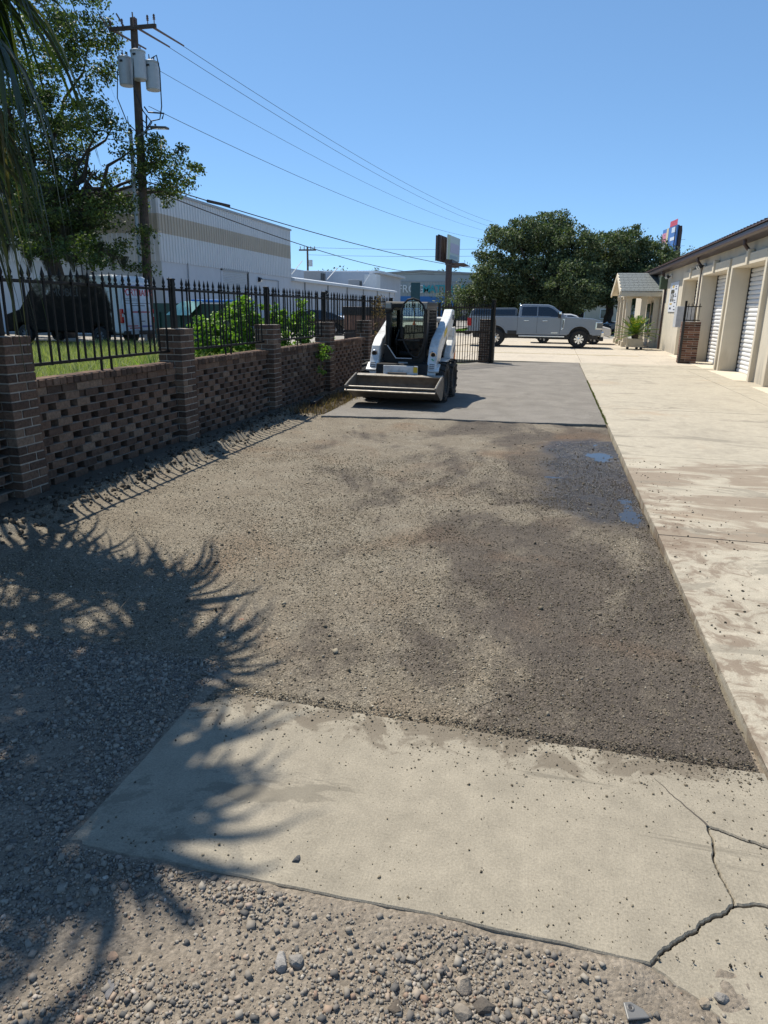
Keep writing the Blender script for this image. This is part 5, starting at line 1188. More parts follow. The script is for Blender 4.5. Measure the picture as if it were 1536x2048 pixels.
# ------------------------------------------------------------------ billboards
def billboard(label, loc, zlo, zhi, faceA, faceB, blocksA, poleh, pr=0.45, rz=0.0):
    t = thing('billboard', label, 'billboard', loc, 0.0)
    brn = mat('billboard_steel', (0.075, 0.045, 0.038), 0.6)
    MB().tube([(0, 0, 0), (0, 0, zlo-0.1)], pr, 14).obj('pole', brn, t)
    hd = MB().bb(-0.5, 0.5, -0.4, 7.0, zlo-0.7, zlo).obj('head_beam', brn, t)
    for (p0, p1, kind) in (faceA, faceB):
        a = Vector((p0[0], p0[1], 0)); b = Vector((p1[0], p1[1], 0)); L = (b-a).length; ang = math.atan2(b.y-a.y, b.x-a.x)
        m_ = {'pale': mat('billboard_pale', (0.55, 0.56, 0.50), 0.5), 'blue': mat('billboard_blue', (0.06, 0.16, 0.42), 0.5), 'dark': mat('billboard_back', (0.018, 0.014, 0.016), 0.7)}[kind]
        pn = MB().bb(0, L, -0.08, 0.08, zlo, zhi).obj('panel', m_, t, loc=(a.x, a.y, 0), rot=(0, 0, ang))
        if kind == 'dark':
            for k in range(8):
                MB().bb(0.2+k*(L-0.4)/7-0.09, 0.2+k*(L-0.4)/7+0.09, 0.10, 0.40, zlo-0.2, zhi-0.1).obj('frame_post', brn, pn)
                MB().bb(0.2+k*(L-0.4)/7-0.09, 0.2+k*(L-0.4)/7+0.09, -0.40, -0.10, zlo-0.2, zhi-0.1).obj('frame_post', brn, pn)
        else:
            for (u0, u1, v0, v1, c_) in blocksA:
                MB().bb(L*u0, L*u1, -0.10, -0.082, zlo+(zhi-zlo)*v0, zlo+(zhi-zlo)*v1).obj('print', mat('billboard_print', c_, 0.5), pn)
    MB().bb(-0.2, 2.2, -0.8, 6.6, zlo-0.55, zlo-0.48).obj('catwalk', brn, t)
    for y in (0.0, 3.0, 6.0): MB().tube([(0.0, y, zlo-0.5), (2.2, y, zlo-0.5), (2.2, y, zlo-0.1)], 0.05, 5).obj('light_arm', brn, t)
    return t
billboard('pole billboard with a pale face and dark back, left of the big oak', (-15.15, 101.0, 0.0), 8.55, 11.75, ((-0.15, -1.2), (0.62, 5.4), 'pale'), ((-1.45, -1.2), (-0.75, 5.0), 'dark'),
          [(0.0, 0.16, 0.0, 1.0, (0.50, 0.52, 0.30)), (0.2, 0.95, 0.30, 0.70, (0.52, 0.42, 0.50)), (0.2, 0.8, 0.08, 0.2, (0.35, 0.40, 0.42))], 8)
billboard('colourful billboard with a dark back beyond the right oak', (14.6, 101.0, 0.0), 9.4, 12.6, ((-1.15, 5.4), (-0.35, -1.2), 'blue'), ((-0.2, -1.0), (0.75, 4.8), 'dark'),
          [(0.50, 1.0, 1.0, 1.22, (0.50, 0.05, 0.08)), (0.0, 0.3, 0.45, 0.85, (0.55, 0.20, 0.26)), (0.30, 0.44, 0.0, 1.0, (0.60, 0.50, 0.30)), (0.66, 0.95, 0.75, 0.95, (0.55, 0.62, 0.7)), (0.6, 0.9, 0.45, 0.58, (0.6, 0.65, 0.72)), (0.0, 0.28, 0.05, 0.4, (0.5, 0.55, 0.52)), (0.55, 0.95, 0.02, 0.2, (0.04, 0.28, 0.55))], 9)
# ------------------------------------------------------------------ utility poles and wires
M['polewood'] = mat('pole_wood', (0.075, 0.055, 0.042), 0.9, var=0.3, scale=5, bmp=0.4, bscale=30)
M['tank'] = mat('transformer_grey', (0.40, 0.43, 0.46), 0.45, var=0.06)
M['cable'] = mat('black_cable', (0.015, 0.015, 0.016), 0.6)
M['porcelain'] = mat('insulator', (0.14, 0.09, 0.075), 0.3)
U = thing('utility_pole', 'tall wooden utility pole with three grey transformers and a crossarm', 'utility pole', (-17.5, 28.0, 0.2))
MB().tube([(0, 0, -0.3), (0.2, 0, 6.0), (0.40, 0, 12.35)], [0.205, 0.18, 0.135], 14).obj('pole', M['polewood'], U)
ca = MB().box((0.42, -0.16, 11.98), (2.2, 0.10, 0.13), rz=rad(-6), ry=rad(2.5)).obj('crossarm', M['polewood'], U)
for x in (-0.62, -0.05, 0.55, 1.15, 1.45):
    i_ = MB().lathe([(0.02, 0), (0.02, 0.12), (0.055, 0.12), (0.03, 0.17), (0.055, 0.18), (0.03, 0.23), (0.05, 0.24), (0.03, 0.30)], 10, (x, -0.16+(0.42-x)*0.1, 12.03)).obj('insulator', M['porcelain'], U)
for x, dx in ((-0.6, -0.30), (0.1, -0.25), (0.5, 0.05)):
    MB().tube([(x, -0.2, 12.0), (x+dx, -0.3, 12.45)], 0.03, 6).obj('cutout', M['porcelain'], U)
for x0 in (-0.5, 0.6, 1.25):                                   # strain insulators towards the far span
    MB().tube([(x0, -0.05, 11.98), (x0+0.40, 1.6, 11.84)], [0.05, 0.035], 6).obj('strain_insulator', M['porcelain'], U)
def tank(x, y, z, h=1.0, r=0.28):
    b_ = MB().lathe([(r-0.02, 0), (r, 0.03), (r, h-0.05), (r+0.02, h-0.05), (r+0.02, h), (r*0.6, h+0.06), (0, h+0.07)], 20, (x, y, z)).obj('transformer', M['tank'], U)
    MB().tube([(x-0.08, y, z+h), (x-0.1, y, z+h+0.28)], [0.04, 0.02], 6).obj('bushing', M['porcelain'], b_)
    MB().tube([(x+0.1, y, z+h), (x+0.12, y, z+h+0.2)], [0.04, 0.02], 6).obj('bushing', M['porcelain'], b_)
    MB().box((x, y-r-0.01, z+h*0.82), (0.12, 0.03, 0.07)).obj('nameplate', M['cable'], b_)
    return b_
tank(-0.22, 0.15, 10.08); tank(0.66, -0.30, 10.12); tank(0.98, 0.12, 9.85)
def wire(par, pts, r=0.02, nm='cable'): return MB().tube(pts, r, 6).obj(nm, M['cable'], par)
wire(U, [(1.1, -0.1, 10.9), (1.35, -0.1, 11.0), (1.45, -0.1, 10.5), (1.42, -0.1, 9.2), (1.3, -0.1, 8.75), (0.9, -0.1, 8.7), (0.55, -0.1, 8.3)], 0.025)
wire(U, [(0.60, -0.55, 10.8), (0.55, -0.6, 9.8), (0.75, -0.4, 9.0), (1.05, -0.3, 8.6), (0.6, -0.2, 8.2)], 0.025)
wire(U, [(-0.5, 0.0, 10.6), (-0.55, -0.1, 9.6), (-0.2, -0.1, 8.7), (0.35, -0.1, 8.2)], 0.022)
wire(U, [(0.7, -0.2, 9.2), (0.85, -0.2, 9.0), (1.5, -0.1, 8.95), (1.4, -0.1, 8.75)], 0.03)
wire(U, [(0.3, -0.2, 8.3), (0.0, -0.25, 7.8), (-0.1, -0.2, 8.9)], 0.012); wire(U, [(0.9, -0.2, 8.3), (0.95, -0.2, 7.0), (0.6, -0.2, 6.2), (0.25, -0.2, 6.3)], 0.014)
for k in range(3): wire(U, [(0.5, -0.2, 8.4+k*0.2), (0.75, -0.25, 8.2+k*0.2), (0.8, -0.25, 8.9)], 0.03)
MB().tube([(-0.10, -0.20, 0.0), (-0.06, -0.22, 5.0), (-0.02, -0.20, 8.3)], 0.075, 10).obj('riser_conduit', M['tank'], U)
MB().tube([(-0.02, -0.20, 8.3), (-0.02, -0.20, 8.45)], [0.09, 0.05], 10).obj('weather_head', M['cable'], U)
SL = thing('street_light', 'flat grey LED street light arm mounted on the utility pole', 'street light', (-17.2, 27.8, 8.35))
MB().tube([(0, 0, 0), (0.5, -0.1, 0.18), (0.8, -0.15, 0.22)], 0.03, 8).obj('arm', M['grey'], SL)
hd = MB().box((1.12, -0.2, 0.22), (0.75, 0.28, 0.08), ry=rad(4)).obj('lamp_head', mat('lamp_bronze', (0.08, 0.07, 0.065), 0.5), SL, bevel=0.025)
MB().box((1.18, -0.2, 0.175), (0.5, 0.2, 0.01), ry=rad(4)).obj('lens', M['lens'], hd); MB().tube([(0.95, -0.2, 0.26), (0.95, -0.2, 0.36)], 0.04, 8).obj('photocell', M['cable'], hd)
def span(name, label, a, b, sag, r, cat='overhead wire', extra=None):
    a = Vector(a); b = Vector(b); n_ = 24
    pts = [a.lerp(b, i/n_)-Vector((0, 0, sag*4*(i/n_)*(1-i/n_))) for i in range(n_+1)]
    return tag(MB().tube(pts, r, 5).obj(name, M['cable'], None), label, cat, 'overhead wires from the utility pole')
span('overhead_wire', 'topmost thin power wire from the right end of the crossarm', (-15.87, 29.6, 12.03), (-8.4, 90, 12.1), 0.75, 0.011)
span('overhead_wire', 'second thin power wire, from the middle of the crossarm', (-16.52, 29.6, 12.03), (-8.7, 90, 11.6), 0.75, 0.011)
span('overhead_wire', 'third thin power wire, starting just below the transformers', (-16.9, 28.3, 9.55), (-8.9, 90, 10.1), 0.9, 0.012)
span('overhead_wire', 'thin wire from the transformer tops, between the upper and lower spans', (-16.5, 28.4, 10.9), (-8.7, 90, 11.0), 0.8, 0.009)
span('overhead_cable', 'upper thick black cable passing over the warehouse roof to the billboard', (-17.2, 28.0, 6.72), (-8.4, 90, 6.6), 0.62, 0.026)
span('overhead_cable', 'lower thick black cable dropping towards the lettered store', (-17.2, 28.0, 6.48), (-15.0, 88, 6.0), 0.80, 0.026)
t = tag(MB().tube([(-16.5, 32.2, 6.52), (-16.05, 33.6, 6.48)], 0.07, 8).obj('cable_closure', M['cable'], None), 'black splice closure hanging on the cables near the pole', 'cable closure')
U2 = thing('utility_pole', 'distant slim utility pole behind the annex roof', 'utility pole', (-35.8, 100.0, 0.0))
MB().tube([(0, 0, 0), (0, 0, 10.3)], [0.2, 0.14], 8).obj('pole', M['polewood'], U2); MB().bb(-1.3, 1.3, -0.1, 0.1, 9.75, 9.95).obj('crossarm', M['polewood'], U2)
for x in (-1.1, -0.5, 0.5, 1.1): MB().tube([(x, 0, 9.95), (x, 0, 10.35)], 0.06, 6).obj('insulator', M['porcelain'], U2)
MB().tube([(0.45, 0, 7.6), (0.45, 0, 8.5)], 0.3, 10).obj('transformer', M['tank'], U2)
for k, (z, b) in enumerate(((10.2, (20, 130, 13.6)), (9.2, (20, 130, 12.6)), (7.0, (16, 128, 9.0)))):
    span('overhead_wire', ['highest hair-thin wire across the sky behind the billboard', 'middle hair-thin wire across the sky behind the billboard', 'lowest hair-thin wire across the sky above the lettered store'][k], (-35.8, 100, z), b, 0.8, 0.022)
# ------------------------------------------------------------------ vegetation
M['oakleaf'] = island_mat('oak_leaf', [(0, (0.022, 0.036, 0.011)), (0.4, (0.050, 0.074, 0.021)), (0.8, (0.095, 0.13, 0.036)), (1, (0.15, 0.18, 0.06))], 0.55, 0.32, 0.3)
M['oakleaf2'] = island_mat('far_oak_leaf', [(0, (0.034, 0.050, 0.024)), (0.4, (0.075, 0.10, 0.046)), (0.8, (0.14, 0.172, 0.085)), (1, (0.21, 0.24, 0.13))], 0.6, 0.18, 0.25)
M['bark'] = mat('oak_bark', (0.055, 0.045, 0.037), 0.95, var=0.35, scale=6, bmp=0.8, bscale=25)
M['bushleaf'] = island_mat('bush_leaf', [(0, (0.07, 0.14, 0.02)), (0.5, (0.15, 0.26, 0.04)), (1, (0.26, 0.38, 0.08))], 0.5, 0.35)
M['grass'] = island_mat('grass_blade', [(0, (0.13, 0.165, 0.045)), (0.5, (0.24, 0.28, 0.09)), (1, (0.46, 0.44, 0.24))], 0.6, 0.3)
M['palmleaf'] = island_mat('palm_leaf', [(0, (0.012, 0.026, 0.010)), (0.6, (0.026, 0.046, 0.016)), (0.85, (0.05, 0.07, 0.020)), (1, (0.18, 0.13, 0.06))], 0.5, 0.22, 0.3)
M['moss_s'] = island_mat('spanish_moss', [(0, (0.06, 0.058, 0.042)), (1, (0.17, 0.16, 0.12))], 0.95, 0.25)
M['sago'] = island_mat('sago_leaf', [(0, (0.035, 0.08, 0.012)), (0.6, (0.075, 0.14, 0.02)), (0.92, (0.14, 0.20, 0.03)), (1, (0.45, 0.32, 0.03))], 0.45, 0.25)
M['dry'] = island_mat('dry_leaf', [(0, (0.12, 0.07, 0.04)), (1, (0.26, 0.18, 0.10))], 0.9, 0.25)
def leaf_quads(C, size, aspect=0.5, up=0.0, seed=0):
    """diamond leaves with a fold: 4 verts 2 triangles-worth (one quad)"""
    N = len(C); R = rot_rand(N); s_ = size if np.ndim(size) else np.full(N, size)
    u = R[:, :, 0]; v = R[:, :, 1]; n_ = R[:, :, 2]
    if up:
        n_ = n_+np.array([0, 0, up]); n_ /= np.linalg.norm(n_, axis=1)[:, None]
        u = np.cross(n_, v); u /= np.linalg.norm(u, axis=1)[:, None]+1e-9; v = np.cross(n_, u)
    u = u*(s_/2)[:, None]; v = v*(s_*aspect/2)[:, None]
    V = np.stack([C-u, C+v*1.0+n_*(s_*0.06)[:, None], C+u, C-v+n_*(s_*0.06)[:, None]], 1).reshape(-1, 3)
    F = np.arange(4*N).reshape(N, 4)
    return V, F
def crown_points(ells, nclump, perclump, clump_r, flat=0.75, shell=0.55):
    w_ = np.array([e[3]**2.2 for e in ells]); w_ /= w_.sum()
    pts = []; cl = []
    for i in range(nclump):
        e = ells[RS.choice(len(ells), p=w_)]
        d = RS.normal(size=3); d /= np.linalg.norm(d)
        r = e[3]*(shell+(1-shell)*RS.rand()**0.6)*(0.85+0.4*RS.rand())
        c = np.array(e[:3])+d*r*np.array([1, 1, flat])
        cl.append(c)
        k = int(perclump*RS.uniform(0.5, 1.4)); cr = clump_r*RS.uniform(0.55, 1.3)
        q = RS.normal(size=(k, 3)); q /= np.linalg.norm(q, axis=1)[:, None]; q *= (RS.rand(k)**0.5)[:, None]*cr
        q[:, 2] *= 0.65
        # thin twiggy tail
        pts.append(c+q)
    return np.concatenate(pts), np.array(cl)
def limb(mb, a, b, r0, r1, wob, n_=6):
    a = Vector(a); b = Vector(b); L = (b-a).length; pts = []
    for i in range(n_+1):
        t = i/n_; p = a.lerp(b, t)
        if 0 < i < n_: p += Vector((random.uniform(-1, 1), random.uniform(-1, 1), random.uniform(-0.3, 1)))*wob*L*0.5*math.sin(math.pi*t)
        pts.append(p)
    mb.tube(pts, [r0+(r1-r0)*i/n_ for i in range(n_+1)], 7, cap=True)
    return pts
def oak(label, base, fork, tr, ells, nclump, per, cr, leaf, m, nbr=16, moss=0, extra_trunks=()):
    t = thing('oak_tree', label, 'tree', base)
    B_ = np.array(base)
    P_, cl = crown_points(ells, nclump, per, cr)
    sz = leaf*RS.uniform(0.6, 1.35, len(P_))
    V_, F_ = leaf_quads(P_-B_, sz, 0.55, 0.4)
    raw('crown', V_, F_, m, t)
    tm = MB(); fk = Vector(fork)-Vector(base)
    limb(tm, (0, 0, -0.2), fk, tr, tr*0.75, 0.10, 8)
    tro = tm.obj('trunk', M['bark'], t, smooth=True)
    idx = RS.choice(len(cl), min(nbr, len(cl)), replace=False)
    for i in idx:
        lm = MB(); d = Vector(cl[i]-B_)
        pts = limb(lm, fk, d, tr*0.42, 0.02, 0.16, 7)
        for q in range(2):
            j = idx[RS.randint(len(idx))]; e = pts[4]+(Vector(cl[j]-B_)-pts[4])*0.35
            limb(lm, pts[3+q], e, tr*0.14, 0.012, 0.2, 5)
        lm.obj('limb', M['bark'], tro, smooth=True)
    return t, cl
oakL = [(-20.7, 26.5, 11.9, 2.04), (-19.51, 27.7, 12.56, 1.49), (-19.24, 28.9, 11.52, 1.04), (-20.09, 27.1, 9.98, 1.81), (-22.68, 28.3, 8.91, 2.59), (-18.63, 26.5, 8.69, 1.0), (-23.14, 27.7, 6.06, 2.83), (-21.21, 28.9, 6.6, 1.89), (-18.21, 27.1, 5.5, 1.24), (-16.46, 28.3, 7.0, 1.25), (-14.99, 26.5, 7.46, 0.62), (-16.81, 27.7, 7.79, 0.92), (-16.23, 28.9, 6.37, 0.75), (-17.6, 27.1, 4.33, 0.8), (-19.78, 28.3, 4.46, 1.21), (-20.85, 26.5, 4.69, 1.46), (-24.81, 27.7, 10.94, 3.17), (-27.2, 28.9, 7.37, 3.45), (-17.26, 27.1, 3.15, 0.42), (-18.79, 28.3, 12.15, 0.51), (-16.3, 23.6, 3.25, 0.42), (-17.2, 23.4, 3.55, 0.6), (-18.6, 23.3, 3.9, 0.8), (-20.4, 23.2, 4.4, 1.0), (-22.5, 23.0, 4.6, 1.2), (-19.6, 24.5, 5.4, 1.2), (-21.8, 24.5, 7.0, 1.6)]
tL, clL = oak('big live oak with hanging moss over the van at the left edge', (-22.7, 29.2, 0.2), (-22.9, 28.8, 4.6), 0.42, oakL, 900, 105, 0.58, 0.135, M['oakleaf'], 26)
# hanging moss strands
mv = []; mf = []
low = [(-20.6, 27.0, 4.6, 1.5), (-20.1, 27.2, 4.3, 1.3), (-19.2, 27.4, 4.0, 1.0), (-18.7, 27.5, 3.7, 0.9), (-21.6, 27.0, 4.8, 1.6), (-22.6, 27.0, 5.0, 1.7), (-21.0, 26.8, 6.2, 1.2), (-23.4, 26.8, 5.5, 2.0), (-19.8, 27.6, 5.2, 1.1), (-22.0, 26.4, 7.5, 1.2), (-18.0, 27.2, 3.4, 0.6), (-19.3, 23.2, 3.6, 1.1), (-18.6, 23.2, 3.4, 0.9), (-20.3, 23.2, 4.0, 1.4), (-17.6, 23.4, 3.2, 0.7), (-21.4, 23.0, 4.2, 1.5), (-22.4, 22.9, 4.3, 1.7)]
msk = MB()
for (x, y, z, L) in low:
    for k in range(110):
        px_ = x+random.gauss(0, 0.13); py_ = y+random.gauss(0, 0.13); l_ = L*random.uniform(0.35, 1.0)
        w_ = 0.016; n_ = 4; q = []
        a = random.uniform(0, 3.14); dx, dy = math.cos(a)*w_, math.sin(a)*w_
        for i in range(n_+1):
            t = i/n_; cx = px_+(x-px_)*t*0.7+random.gauss(0, 0.015); cy = py_+(y-py_)*t*0.7+random.gauss(0, 0.015); zz = z+0.3-l_*t
            ww = 1-0.7*t
            q += [(cx-dx*ww+22.7, cy-dy*ww-29.2, zz-0.2), (cx+dx*ww+22.7, cy+dy*ww-29.2, zz-0.2)]
        msk.add(q, [(2*i, 2*i+1, 2*i+3, 2*i+2) for i in range(n_)])
mo = msk.obj('hanging_moss', M['moss_s'], tL); mo['kind'] = 'stuff'
oak1 = [(-4.9, 60.0, 7.25, 1.38), (-2.61, 61.8, 7.87, 1.66), (-0.83, 63.6, 8.26, 1.78), (1.08, 61.2, 6.86, 1.79), (-1.61, 63.0, 5.11, 3.2), (-4.77, 60.6, 4.39, 2.08), (-6.33, 62.4, 3.03, 1.57), (1.13, 60.0, 3.81, 2.43), (-3.03, 61.8, 2.6, 2.0), (0.35, 63.6, 2.2, 1.8), (-6.1, 61.2, 6.2, 0.75), (-7.69, 63.0, 2.61, 0.97), (-2.06, 60.6, 2.0, 1.4), (-4.73, 62.4, 1.9, 1.5)]
oak('large round-crowned live oak behind the pickup', (-1.6, 62.5, -0.02), (-1.6, 62.3, 3.2), 0.55, oak1, 1250, 92, 0.66, 0.20, M['oakleaf2'], 18)
oak2 = [(3.81, 64.0, 6.76, 1.77), (5.8, 65.8, 7.38, 1.72), (7.67, 67.6, 6.41, 1.94), (8.67, 65.2, 5.04, 1.36), (4.86, 67.0, 4.71, 2.45), (7.19, 64.6, 4.2, 1.8), (3.74, 66.4, 3.3, 1.4), (5.69, 64.0, 3.1, 1.3), (2.99, 65.8, 5.68, 1.75), (2.53, 67.6, 3.0, 1.3), (10.5, 66.5, 4.6, 1.8), (9.6, 68, 3.2, 1.5)]
o2, _ = oak('second live oak with two dark trunks, right of the big oak', (4.45, 66.0, -0.02), (4.5, 66.0, 3.4), 0.40, oak2, 950, 92, 0.66, 0.20, M['oakleaf2'], 14)
xt = MB(); limb(xt, (1.15, 0.3, -0.1), (1.6, 0.3, 4.2), 0.42, 0.28, 0.06, 6); xt.obj('trunk', M['bark'], o2, smooth=True)
def small_tree(label, base, h, r, n_, m, leaf, name='tree'):
    t = thing(name, label, 'tree', base)
    P_, cl = crown_points([(0, 0, h*0.68, r), (r*0.4, 0, h*0.5, r*0.8), (-r*0.4, 0.2, h*0.55, r*0.8)], n_, 40, r*0.4)
    V_, F_ = leaf_quads(P_, leaf*RS.uniform(0.6, 1.3, len(P_)), 0.55, 0.3); raw('crown', V_, F_, m, t)
    q = MB(); limb(q, (0, 0, -0.1), (0, 0, h*0.6), r*0.12, r*0.05, 0.05); q.obj('trunk', M['bark'], t)
small_tree('small dark treetop showing above the lettered store roof', (-24.5, 162, 0), 11.8, 3.4, 60, M['oakleaf2'], 0.5)
small_tree('low treetop far behind the annex roof, left of centre', (-48, 150, 0), 10.2, 4.2, 60, M['oakleaf2'], 0.5)
small_tree('wide low treetop far behind the annex roof', (-40, 150, 0), 10.0, 4.0, 60, M['oakleaf2'], 0.5)
small_tree('young tree between the gate and the oak', (-9.8, 70, 0), 4.0, 1.9, 60, M['oakleaf2'], 0.22)
small_tree('shady tree behind the porch roof', (13.5, 75, 0), 7.5, 3.4, 90, M['oakleaf2'], 0.26)
# ---- bright bush behind the wall
b0 = (-7.4, 17.3, 0.25)
BU = thing('leafy_bush', 'bright green broad-leaved bush growing behind the fence', 'bush', b0)
bel = [(-8.9, 17.0, 0.95, 0.55), (-8.3, 17.2, 1.25, 0.6), (-7.9, 17.0, 1.55, 0.42), (-7.5, 17.4, 1.15, 0.6), (-6.9, 17.5, 1.05, 0.55), (-6.5, 17.4, 1.35, 0.35), (-6.15, 17.6, 0.85, 0.42), (-8.0, 16.8, 0.7, 0.6), (-7.0, 17.0, 0.7, 0.55), (-7.95, 17.2, 1.95, 0.14), (-6.55, 17.5, 1.85, 0.12), (-6.95, 17.4, 1.65, 0.14), (-8.05, 17.1, 1.8, 0.2), (-6.5, 17.4, 1.6, 0.2), (-5.9, 17.3, 0.55, 0.4), (-9.1, 16.8, 0.6, 0.45)]
P_, cl = crown_points(bel, 330, 30, 0.17, 1.0, 0.4)
V_, F_ = leaf_quads(P_-np.array(b0), 0.105*RS.uniform(0.6, 1.35, len(P_)), 0.72, 0.9); raw('foliage', V_, F_, M['bushleaf'], BU)
sm_ = MB()
for k in range(16):
    c = cl[RS.randint(len(cl))]-np.array(b0); limb(sm_, (c[0]*0.5, c[1]*0.5, 0), tuple(c), 0.014, 0.004, 0.1, 5)
o = sm_.obj('stems', mat('green_stem', (0.10, 0.13, 0.04), 0.8), BU); o['kind'] = 'stuff'
def shrub(label, base, els, n_, per, cr, leaf, m, name='shrub', cat='shrub', asp=0.6):
    t = thing(name, label, cat, base); P_, cl = crown_points(els, n_, per, cr, 1.0, 0.3)
    V_, F_ = leaf_quads(P_, leaf*RS.uniform(0.6, 1.35, len(P_)), asp, 0.5); raw('foliage', V_, F_, m, t)
    s2 = MB()
    for k in range(7):
        c = cl[RS.randint(len(cl))]; limb(s2, (c[0]*0.2, c[1]*0.2, 0), tuple(c), 0.012, 0.003, 0.1, 4)
    o = s2.obj('stems', mat('twig_stem', (0.12, 0.09, 0.06), 0.9), t); o['kind'] = 'stuff'
    return t
shrub('pale green shrub between the van rear and the dumpster', (-14.6, 25.5, 0.2), [(0, 0, 0.7, 0.5), (0.3, 0, 1.2, 0.4), (0.4, 0.1, 1.6, 0.25)], 60, 26, 0.22, 0.09, M['grass'])
shrub('dried vine with reddish leaves climbing the fence by the loader', (-4.62, 18.3, 1.0), [(0, 0, 0.85, 0.22), (0, 0, 0.55, 0.2), (0, -0.1, 0.2, 0.2), (0, -0.5, 0.05, 0.15)], 46, 12, 0.13, 0.055, M['dry'], 'dry_vine', 'vine')
shrub('green weed hanging from the brick wall top near a pier', (-4.5, 13.35, 0.78), [(0.05, 0, 0.12, 0.13), (0.06, -0.12, 0.0, 0.11), (0.06, -0.3, -0.22, 0.08), (0.06, -0.2, -0.32, 0.05)], 34, 12, 0.07, 0.05, M['bushleaf'], 'weed', 'weed')
# ---- strap-leaved plant
def blades(mb, n_, L, w_, spread, upk, seed, zb=0.0, curl=1.0):
    r = random.Random(seed)
    for k in range(n_):
        a = r.uniform(0, 6.283); l_ = L*r.uniform(0.6, 1.1); s_ = spread*r.uniform(0.4, 1.0); ww = w_*r.uniform(0.7, 1.2)
        dx, dy = math.cos(a), math.sin(a); px_, py_ = -dy*ww/2, dx*ww/2; vs = []; seg = 5
        for i in range(seg+1):
            t = i/seg; rad_ = 0.03+s_*l_*t; z = zb+l_*(upk*t-curl*0.55*s_*t*t); q = 1-0.85*t**2
            vs += [(dx*rad_-px_*q, dy*rad_-py_*q, z), (dx*rad_+px_*q, dy*rad_+py_*q, z)]
        mb.add(vs, [(2*i, 2*i+1, 2*i+3, 2*i+2) for i in range(seg)])
SP = thing('strap_leaf_plant', 'clump of long strap leaves behind the wall, left of a pier', 'plant', (-6.0, 9.75, 0.28))
mb = MB(); blades(mb, 46, 0.95, 0.045, 0.62, 0.95, 3); o = mb.obj('leaves', M['bushleaf'], SP); o['kind'] = 'stuff'
mb = MB(); blades(mb, 12, 1.15, 0.03, 0.85, 0.95, 4); o = mb.obj('pale_leaves', mat('pale_strap', (0.30, 0.33, 0.20), 0.6), SP); o['kind'] = 'stuff'
# ---- grass behind the wall (near field is real blades)
def grass_mesh(name, N, area, hgt, m, zf, seed, lean=0.5, wd=0.012):
    r = np.random.RandomState(seed)
    x = r.uniform(area[0], area[1], N); y = r.uniform(area[2], area[3], N); z = zf(x, y)
    h = hgt*r.uniform(0.4, 1.25, N)*(0.6+0.8*fbm(x*1.3, y*1.3, 2)); a = r.uniform(0, 6.283, N); l = lean*h*r.uniform(0.1, 1, N); b = a+r.uniform(-1, 1, N)
    w_ = wd*r.uniform(0.6, 1.4, N)
    px_, py_ = np.cos(a)*w_, np.sin(a)*w_; lx, ly = -np.sin(b)*l, np.cos(b)*l
    V = np.stack([np.stack([x-px_, y-py_, z], -1), np.stack([x+px_, y+py_, z], -1), np.stack([x+lx*0.4+px_*0.6, y+ly*0.4+py_*0.6, z+h*0.6], -1), np.stack([x+lx*0.4-px_*0.6, y+ly*0.4-py_*0.6, z+h*0.6], -1),
                  np.stack([x+lx, y+ly, z+h], -1), np.stack([x+lx*0.98, y+ly*0.98, z+h*0.99], -1)], 1).reshape(-1, 3)
    i = np.arange(N)[:, None]*6
    F = np.concatenate([i+np.array([[0, 1, 2, 3]]), i+np.array([[3, 2, 4, 5]])], 1).reshape(-1, 4)
    return raw(name, V, F, m)
o = grass_mesh('grass', 42000, (-17, -4.95, 6.5, 24.5), 0.30, M['grass'], verge_z, 5, 1.1, 0.008); tag(o, 'rough uncut grass behind the brick wall', 'grass', kind='stuff')
o = grass_mesh('dry_grass', 2400, (-4.35, -3.62, 10.8, 16.5), 0.10, M['dry'], strip_z, 6, 0.9, 0.006); tag(o, 'dry tufts along the asphalt edge below the wall', 'grass', kind='stuff')
o = grass_mesh('edge_weeds', 1100, (0.900, 0.940, 11.2, 18.5), 0.026, M['moss'], lambda x, y: 0*x-0.01, 8, 0.9, 0.006); tag(o, 'thin line of weeds in the joint between asphalt and concrete', 'weeds', kind='stuff')
for (x0, x1, y0, y1, s_) in ((-7.9, -3.4, 56, 61, 11), (-7.9, 6, 69, 75, 12)):
    o = grass_mesh('lawn_grass', 9000, (x0, x1, y0, y1), 0.16, M['bushleaf'], lambda x, y: 0*x+0.04, s_, 0.6, 0.03); tag(o, 'strip of lawn by the street, seen through the gate' if s_ == 11 else 'farther strip of lawn under the oaks', 'lawn', kind='stuff')
